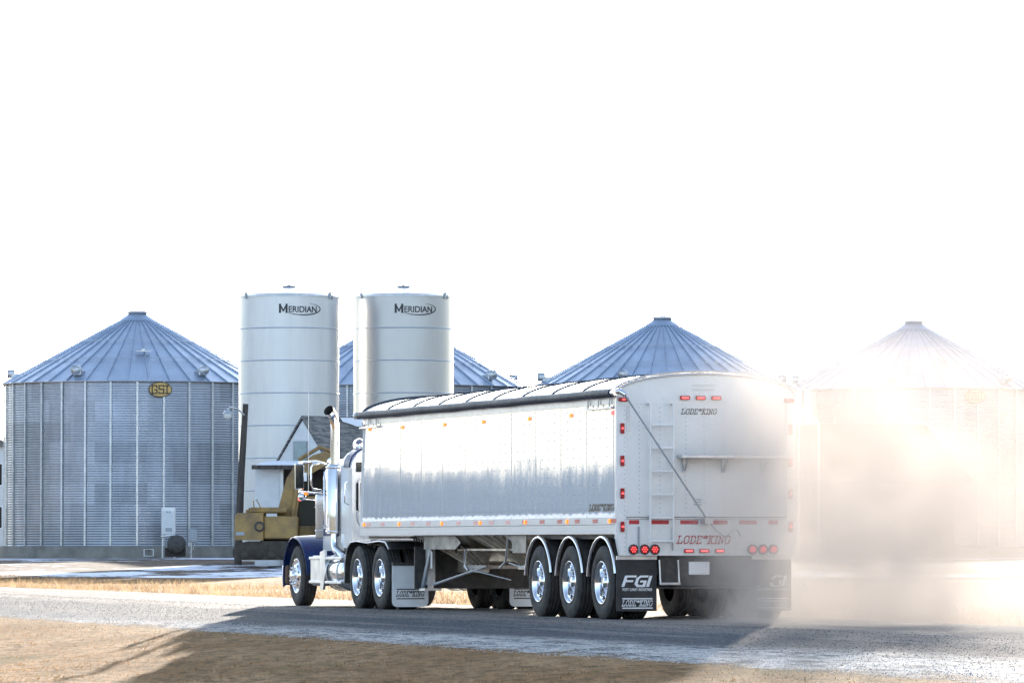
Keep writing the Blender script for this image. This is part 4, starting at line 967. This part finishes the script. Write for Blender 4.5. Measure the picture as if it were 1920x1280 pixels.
body = MB().box(X(497), X(560), -1.25, 1.25, Zp(1010), Zp(968), bev=.05).box(X(470), X(540), -1.0, 1.1, Zp(962), Zp(951), bev=.06).box(X(462), X(478), -.6, .4, Zp(962), Zp(955), bev=.04)
body.build('engine_house', M['yellow'], ex)
MB().lathe([(.13, 0), (.2, 0), (.2, .03), (.13, .03)], 16, mat=Matrix.Translation((X(490), -1.36, Zp(987))) @ Matrix.Rotation(math.pi/2, 4, 'X')).build('side_port', M['black'], ex)
MB().box(X(446), X(462), -1.37, -1.352, Zp(1003), Zp(997)).build('decal', M['grey_box'], ex)
MB().tube([(X(480), -1.1, Zp(958)), (X(478), -1.1, Zp(940)), (X(484), -1.1, Zp(936)), (X(493), -1.1, Zp(955))], .025, 6).build('hand_rail', M['yellow'], ex)
MB().tube([(X(470), .2, Zp(962)), (X(469), .2, Zp(952))], .07, 8).build('exhaust_pipe', M['black'], ex)
MB().box(X(560), X(598), .1, 1.2, Zp(1008), Zp(930), bev=.06).build('operator_cab', M['yellow'], ex)
MB().box(X(562), X(596), .08, .099, Zp(985), Zp(936), bev=.005).build('cab_window', M['glass_dark'], ex)
boom = [(X(527), Zp(1000)), (X(522), Zp(965)), (X(538), Zp(900)), (X(552), Zp(876)), (X(590), Zp(852)), (X(612), Zp(848)), (X(640), Zp(862)), (X(636), Zp(880)), (X(610), Zp(872)), (X(585), Zp(878)), (X(566), Zp(905)), (X(556), Zp(960)), (X(552), Zp(1000))]
# split into two convex-ish pieces for clean shading
bm = MB().prism([(X(524), Zp(1000)), (X(520), Zp(962)), (X(538), Zp(896)), (X(550), Zp(878)), (X(580), Zp(888)), (X(566), Zp(905)), (X(552), Zp(1000))], -.3, .05)
bm.prism([(X(549), Zp(878)), (X(588), Zp(853)), (X(612), Zp(846)), (X(640), Zp(862)), (X(634), Zp(882)), (X(608), Zp(874)), (X(581), Zp(890))], -.297, .047)
bm.build('boom', M['yellow'], ex)
MB().box(X(568), X(576), -.31, -.298, Zp(902), Zp(886)).build('label', M['decal_white'], ex)
MB().prism([(X(618), Zp(850)), (X(636), Zp(856)), (X(628), Zp(930)), (X(606), Zp(985)), (X(596), Zp(980)), (X(606), Zp(925))], -.25, 0).build('stick', M['yellow'], ex)
MB().prism([(X(596), Zp(978)), (X(612), Zp(984)), (X(618), Zp(1005)), (X(604), Zp(1018)), (X(588), Zp(1010))], -.6, .4).build('bucket', M['track'], ex)
for y in (-.42, .17): MB().tube([(X(545), y, Zp(990)), (X(560), y, Zp(900))], .07, 8).tube([(X(556), y, Zp(925)), (X(566), y, Zp(880))], .045, 8).build('boom_cylinder', M['yellow'], ex)
MB().tube([(X(560), -.1, Zp(862)), (X(600), -.1, Zp(838)), (X(632), -.1, Zp(850))], .08, 8).build('stick_cylinder', M['yellow'], ex)

# ================================================================== THINGS BY THE LEFT BIN
Zc = 275; kc = Zc/9800
X = lambda px: (px-316)*kc; Zp = lambda py: 1.04+(1022-py)*kc-GZ
c_ = empty('control_cabinet', (pxy(316, Zc), Zc, GZ)); tag(c_, 'tall white control cabinet on legs against the left bin wall', 'cabinet')
MB().box(X(303), X(329), 0, .5, Zp(1003), Zp(951), bev=.04).build('cabinet_body', M['white_paint'], c_)
MB().box(X(305.5), X(326.5), -.03, -.002, Zp(1001), Zp(957), bev=.01).build('door', M['siding'], c_)
MB().box(X(311), X(323), -.045, -.031, Zp(996), Zp(989)).build('display', M['grey_box'], c_)
MB().box(X(312), X(315), -.045, -.031, Zp(961), Zp(958)).box(X(317), X(320), -.045, -.031, Zp(961), Zp(958)).build('vent_slot', M['grey_box'], c_)
mb = MB()
for x in (X(305), X(327)): mb.box(x-.04, x+.04, .05, .4, 0, Zp(1003))
mb.build('leg', M['galv_post'], c_)
f_ = empty('bin_fan', (pxy(328, 273), 273, GZ)); tag(f_, 'dark aeration fan housing on the ground below the white cabinet', 'fan')
MB().lathe([(.0, 0), (.42, 0), (.48, .05), (.48, .75), (.42, .8), (0, .8)], 24, mat=Matrix.Translation((.1, -.4, .75)) @ Matrix.Rotation(-math.pi/2, 4, 'X')).build('fan_housing', M['black'], f_)
MB().box(-.5, .55, -.2, .5, .1, .55, bev=.03).build('motor_base', M['dark'], f_)
MB().tube([(-.7, -.1, 1.15), (0, -.1, 1.22), (.3, -.1, 1.1)], .06, 8).build('duct', M['alu'], f_)
f2 = empty('electric_box', (pxy(363, 275), 275, GZ)); tag(f2, 'small grey electric box on a post, right of the dark fan', 'electric box')
MB().box(-.25, .22, -.1, .15, .85, 1.55, bev=.03).build('box_body', M['grey_box'], f2)
MB().tube([(-.1, 0, .85), (-.12, 0, 0)], .05, 8).tube([(.1, 0, .85), (.0, 0, .5), (-.2, 0, .3)], .03, 6).build('post', M['galv_post'], f2)
f3 = empty('wire_crate', (pxy(279.5, 274), 274, GZ)); tag(f3, 'small pale wire crate at the concrete base of the left bin', 'crate')
mb = MB()
for x in (-.24, .24):
    for y in (-.2, .2): mb.tube([(x, y, .12), (x, y, .48)], .018, 5)
for z in (.13, .47):
    for y in (-.2, .2): mb.tube([(-.24, y, z), (.24, y, z)], .018, 5)
    for x in (-.24, .24): mb.tube([(x, -.2, z), (x, .2, z)], .018, 5)
mb.build('frame', M['decal_white'], f3)
MB().box(-.17, .12, -.15, .15, .40, .52).build('contents', M['track'], f3)

# ================================================================== FAR-LEFT HOUSE, DUSTY SHED, AUGER
h_ = empty('farm_house', (-38.0, 330, GZ)); tag(h_, 'pale farm building with dark windows at the far left edge', 'house')
MB().box(-8, 6.0, 0, 8, -.3, 6.9).build('wall', M['siding'], h_)
MB().prism([(-8.4, 6.9), (6.35, 6.9), (6.35, 7.05), (-1, 10.5), (-8.4, 7.05)], -.3, 8.3).build('roof', M['shingle'], h_)
for x in (4.4, -1, -5):
    for z in (1.7, 4.4):
        wf = MB().box(x-.1, x+1.5, -.05, -.003, z, z+1.5).build('window', M['decal_white'], h_); MB().box(x, x+1.4, -.07, -.051, z+.1, z+1.4).build('pane', M['glass_dark'], wf)
s2 = empty('machine_shed', (pxy(1610, 262), 262, GZ)); tag(s2, 'low wide shed veiled by dust in front of the rightmost bin', 'shed')
kk = 262/9800; X = lambda px: (px-1610)*kk; rz_ = 1.04+(1022-793)*kk-GZ
MB().box(X(1440), X(1790), 0, 7, -.3, 3.9).build('wall', M['brown'], s2)
MB().add([(X(1425), -.4, 3.85), (X(1825), -.4, 3.85), (X(1825), 7.4, 3.85), (X(1425), 7.4, 3.85), (X(1425), 3.5, rz_), (X(1745), 3.5, rz_)], [(0, 1, 5, 4), (1, 2, 5), (2, 3, 4, 5), (0, 4, 3), (0, 3, 2, 1)]).build('roof', M['wood'], s2)
MB().box(X(1560), X(1680), -.06, -.003, 0, 3.4).build('door', M['dark'], s2)
au = empty('grain_auger', (pxy(1516, 258), 258, GZ)); tag(au, 'short auger spout, its sun glint painted white, slanting down beside the trailer top', 'auger')
kk = 258/9800
MB().tube([(-20*kk, 0, 1.04-GZ+(1022-768)*kk), (19*kk, 0, 1.04-GZ+(1022-794)*kk)], .09, 10).tube([(-20*kk, .25, 1.04-GZ+(1022-764)*kk), (19*kk, .25, 1.04-GZ+(1022-790)*kk)], .05, 8).build('tube', M['decal_white'], au)  # white colour stands in for the sun glint along the tubes
MB().tube([(19*kk, 0, 1.04-GZ+(1022-794)*kk), (19*kk, 0, 0)], .06, 8).tube([(-18*kk, 0, 1.04-GZ+(1022-769)*kk), (-18*kk, 0, 0)], .06, 8).build('leg', M['galv_post'], au)

# ================================================================== shelterbelt left of the view, mirrored in the trailer's side
def belt():
    n = 44000; u = rng.random(n); X0_, Y0_, X1_, Y1_ = -75, 335, -330, 215
    x = X0_+(X1_-X0_)*u; y = Y0_+(Y1_-Y0_)*u
    top = 5.0 + .4*np.sin(u*40) + .5*np.abs(np.sin(u*173+1)) + .7*np.abs(np.sin(u*411))
    z = top*rng.random(n)**.75; x += rng.normal(0, 1, n); y += rng.normal(0, 1.6, n); s = rng.uniform(.5, 1.1, n)
    d = rng.normal(0, 1, (n, 3, 3)); V = np.stack([x, y, z], 1)[:, None] + d*s[:, None, None]*.6
    V[:, :, 2] = np.maximum(V[:, :, 2], 0)
    o = np_mesh('shelterbelt', V.reshape(-1, 3), np.arange(3*n).reshape(-1, 3), mat('hazed_trees', (.24, .29, .36), .9, var=.2), tri=True)  # distance haze is put into the pale blue-grey colour, lightening the mirrored band
    tag(o, 'distant row of trees, haze painted into their pale blue-grey, mirrored in the white trailer side', 'trees', kind='stuff')
belt()

# ================================================================== DUST thrown up behind the trailer
def dust():
    o = MB().box(-45, 13, -42, 3.6, -.3, 6.5).build('dust_cloud', bpy.data.materials.new('dust'))
    o.location = (TX, TY, 0); o.rotation_euler = (0, 0, RZ)
    tag(o, 'pale sunlit dust cloud billowing behind the trailer', 'dust', kind='stuff')
    m = o.data.materials[0]; m.use_nodes = True; n = m.node_tree; n.nodes.clear(); L = n.links
    out = n.nodes.new('ShaderNodeOutputMaterial'); pv = n.nodes.new('ShaderNodeVolumePrincipled')
    pv.inputs['Color'].default_value = (.73, .665, .605, 1); pv.inputs['Anisotropy'].default_value = .0
    L.new(pv.outputs[0], out.inputs['Volume'])
    tc = n.nodes.new('ShaderNodeTexCoord'); sp = n.nodes.new('ShaderNodeSeparateXYZ'); L.new(tc.outputs['Object'], sp.inputs[0])
    def mth(op, a, b=None):
        q = n.nodes.new('ShaderNodeMath'); q.operation = op
        for i, v in enumerate((a, b)):
            if v is None: continue
            if isinstance(v, (int, float)): q.inputs[i].default_value = v
            else: L.new(v, q.inputs[i])
        return q.outputs[0]
    def rmp(v, a, b, c=0., d=1.):
        q = n.nodes.new('ShaderNodeMapRange'); q.interpolation_type = 'SMOOTHSTEP'; L.new(v, q.inputs[0])
        for i, z in enumerate((a, b, c, d)): q.inputs[i+1].default_value = z
        return q.outputs[0]
    def noise(sc_, st, dt):
        mp = n.nodes.new('ShaderNodeMapping'); mp.inputs['Scale'].default_value = st; L.new(tc.outputs['Object'], mp.inputs[0])
        t = n.nodes.new('ShaderNodeTexNoise'); t.inputs['Scale'].default_value = sc_; t.inputs['Detail'].default_value = dt; L.new(mp.outputs[0], t.inputs[0]); return t.outputs[0]
    t, y, z = sp.outputs
    n1 = noise(.6, (.7, 1, 1.15), 6); n2 = noise(.16, (1, 1, 1.4), 3)
    wob = mth('MULTIPLY', mth('SUBTRACT', n1, .5), 4.2)
    yw = mth('ADD', y, wob)
    edge_ = mth('MINIMUM', mth('MULTIPLY', t, -.28), 1.7)
    near = rmp(mth('SUBTRACT', yw, edge_), .5, -.6)                                     # near limit, about the middle of the rear door
    fade = rmp(y, -6., -30., 1., .3)
    behind = rmp(mth('ADD', t, mth('MULTIPLY', wob, .1)), .05, -.5)
    # beyond the far side of the trailer it also hangs ahead of the rear wall, low and thin
    beside = mth('MULTIPLY', mth('MULTIPLY', rmp(y, -1.5, -3.2), rmp(t, 12., .5)), .5)
    tt = mth('MAXIMUM', behind, beside)
    hgt = mth('ADD', 3.5, mth('MULTIPLY', rmp(t, 0., -25.), .6))
    zz = mth('DIVIDE', mth('ADD', z, mth('MULTIPLY', mth('SUBTRACT', n2, .5), 4.4)), hgt)
    vert = rmp(zz, .45, 1.22, 1., 0.)
    thin = mth('MULTIPLY', rmp(zz, .9, 1.9), .0)
    d = mth('MULTIPLY', mth('MULTIPLY', near, fade), mth('MULTIPLY', tt, vert))
    d = mth('MULTIPLY', mth('MULTIPLY', d, rmp(z, 2.6, .6, .85, 1.5)), rmp(n1, .40, .62, .10, 1.25))
    d = mth('MULTIPLY', d, mth('ADD', .015, mth('MULTIPLY', mth('MULTIPLY', rmp(y, -1.2, -5., 1., 0.), rmp(t, -3.0, -8., 1., .07)), .60)))
    low_ = mth('MULTIPLY', mth('MULTIPLY', rmp(y, -.9, -1.8), rmp(y, -9., -3.)), mth('MULTIPLY', rmp(z, 1.1, .1), rmp(t, 9.5, 5.)))
    d = mth('ADD', d, mth('MULTIPLY', mth('MULTIPLY', low_, rmp(t, -2., 0.)), .16))
    L.new(d, pv.inputs['Density'])
dust()
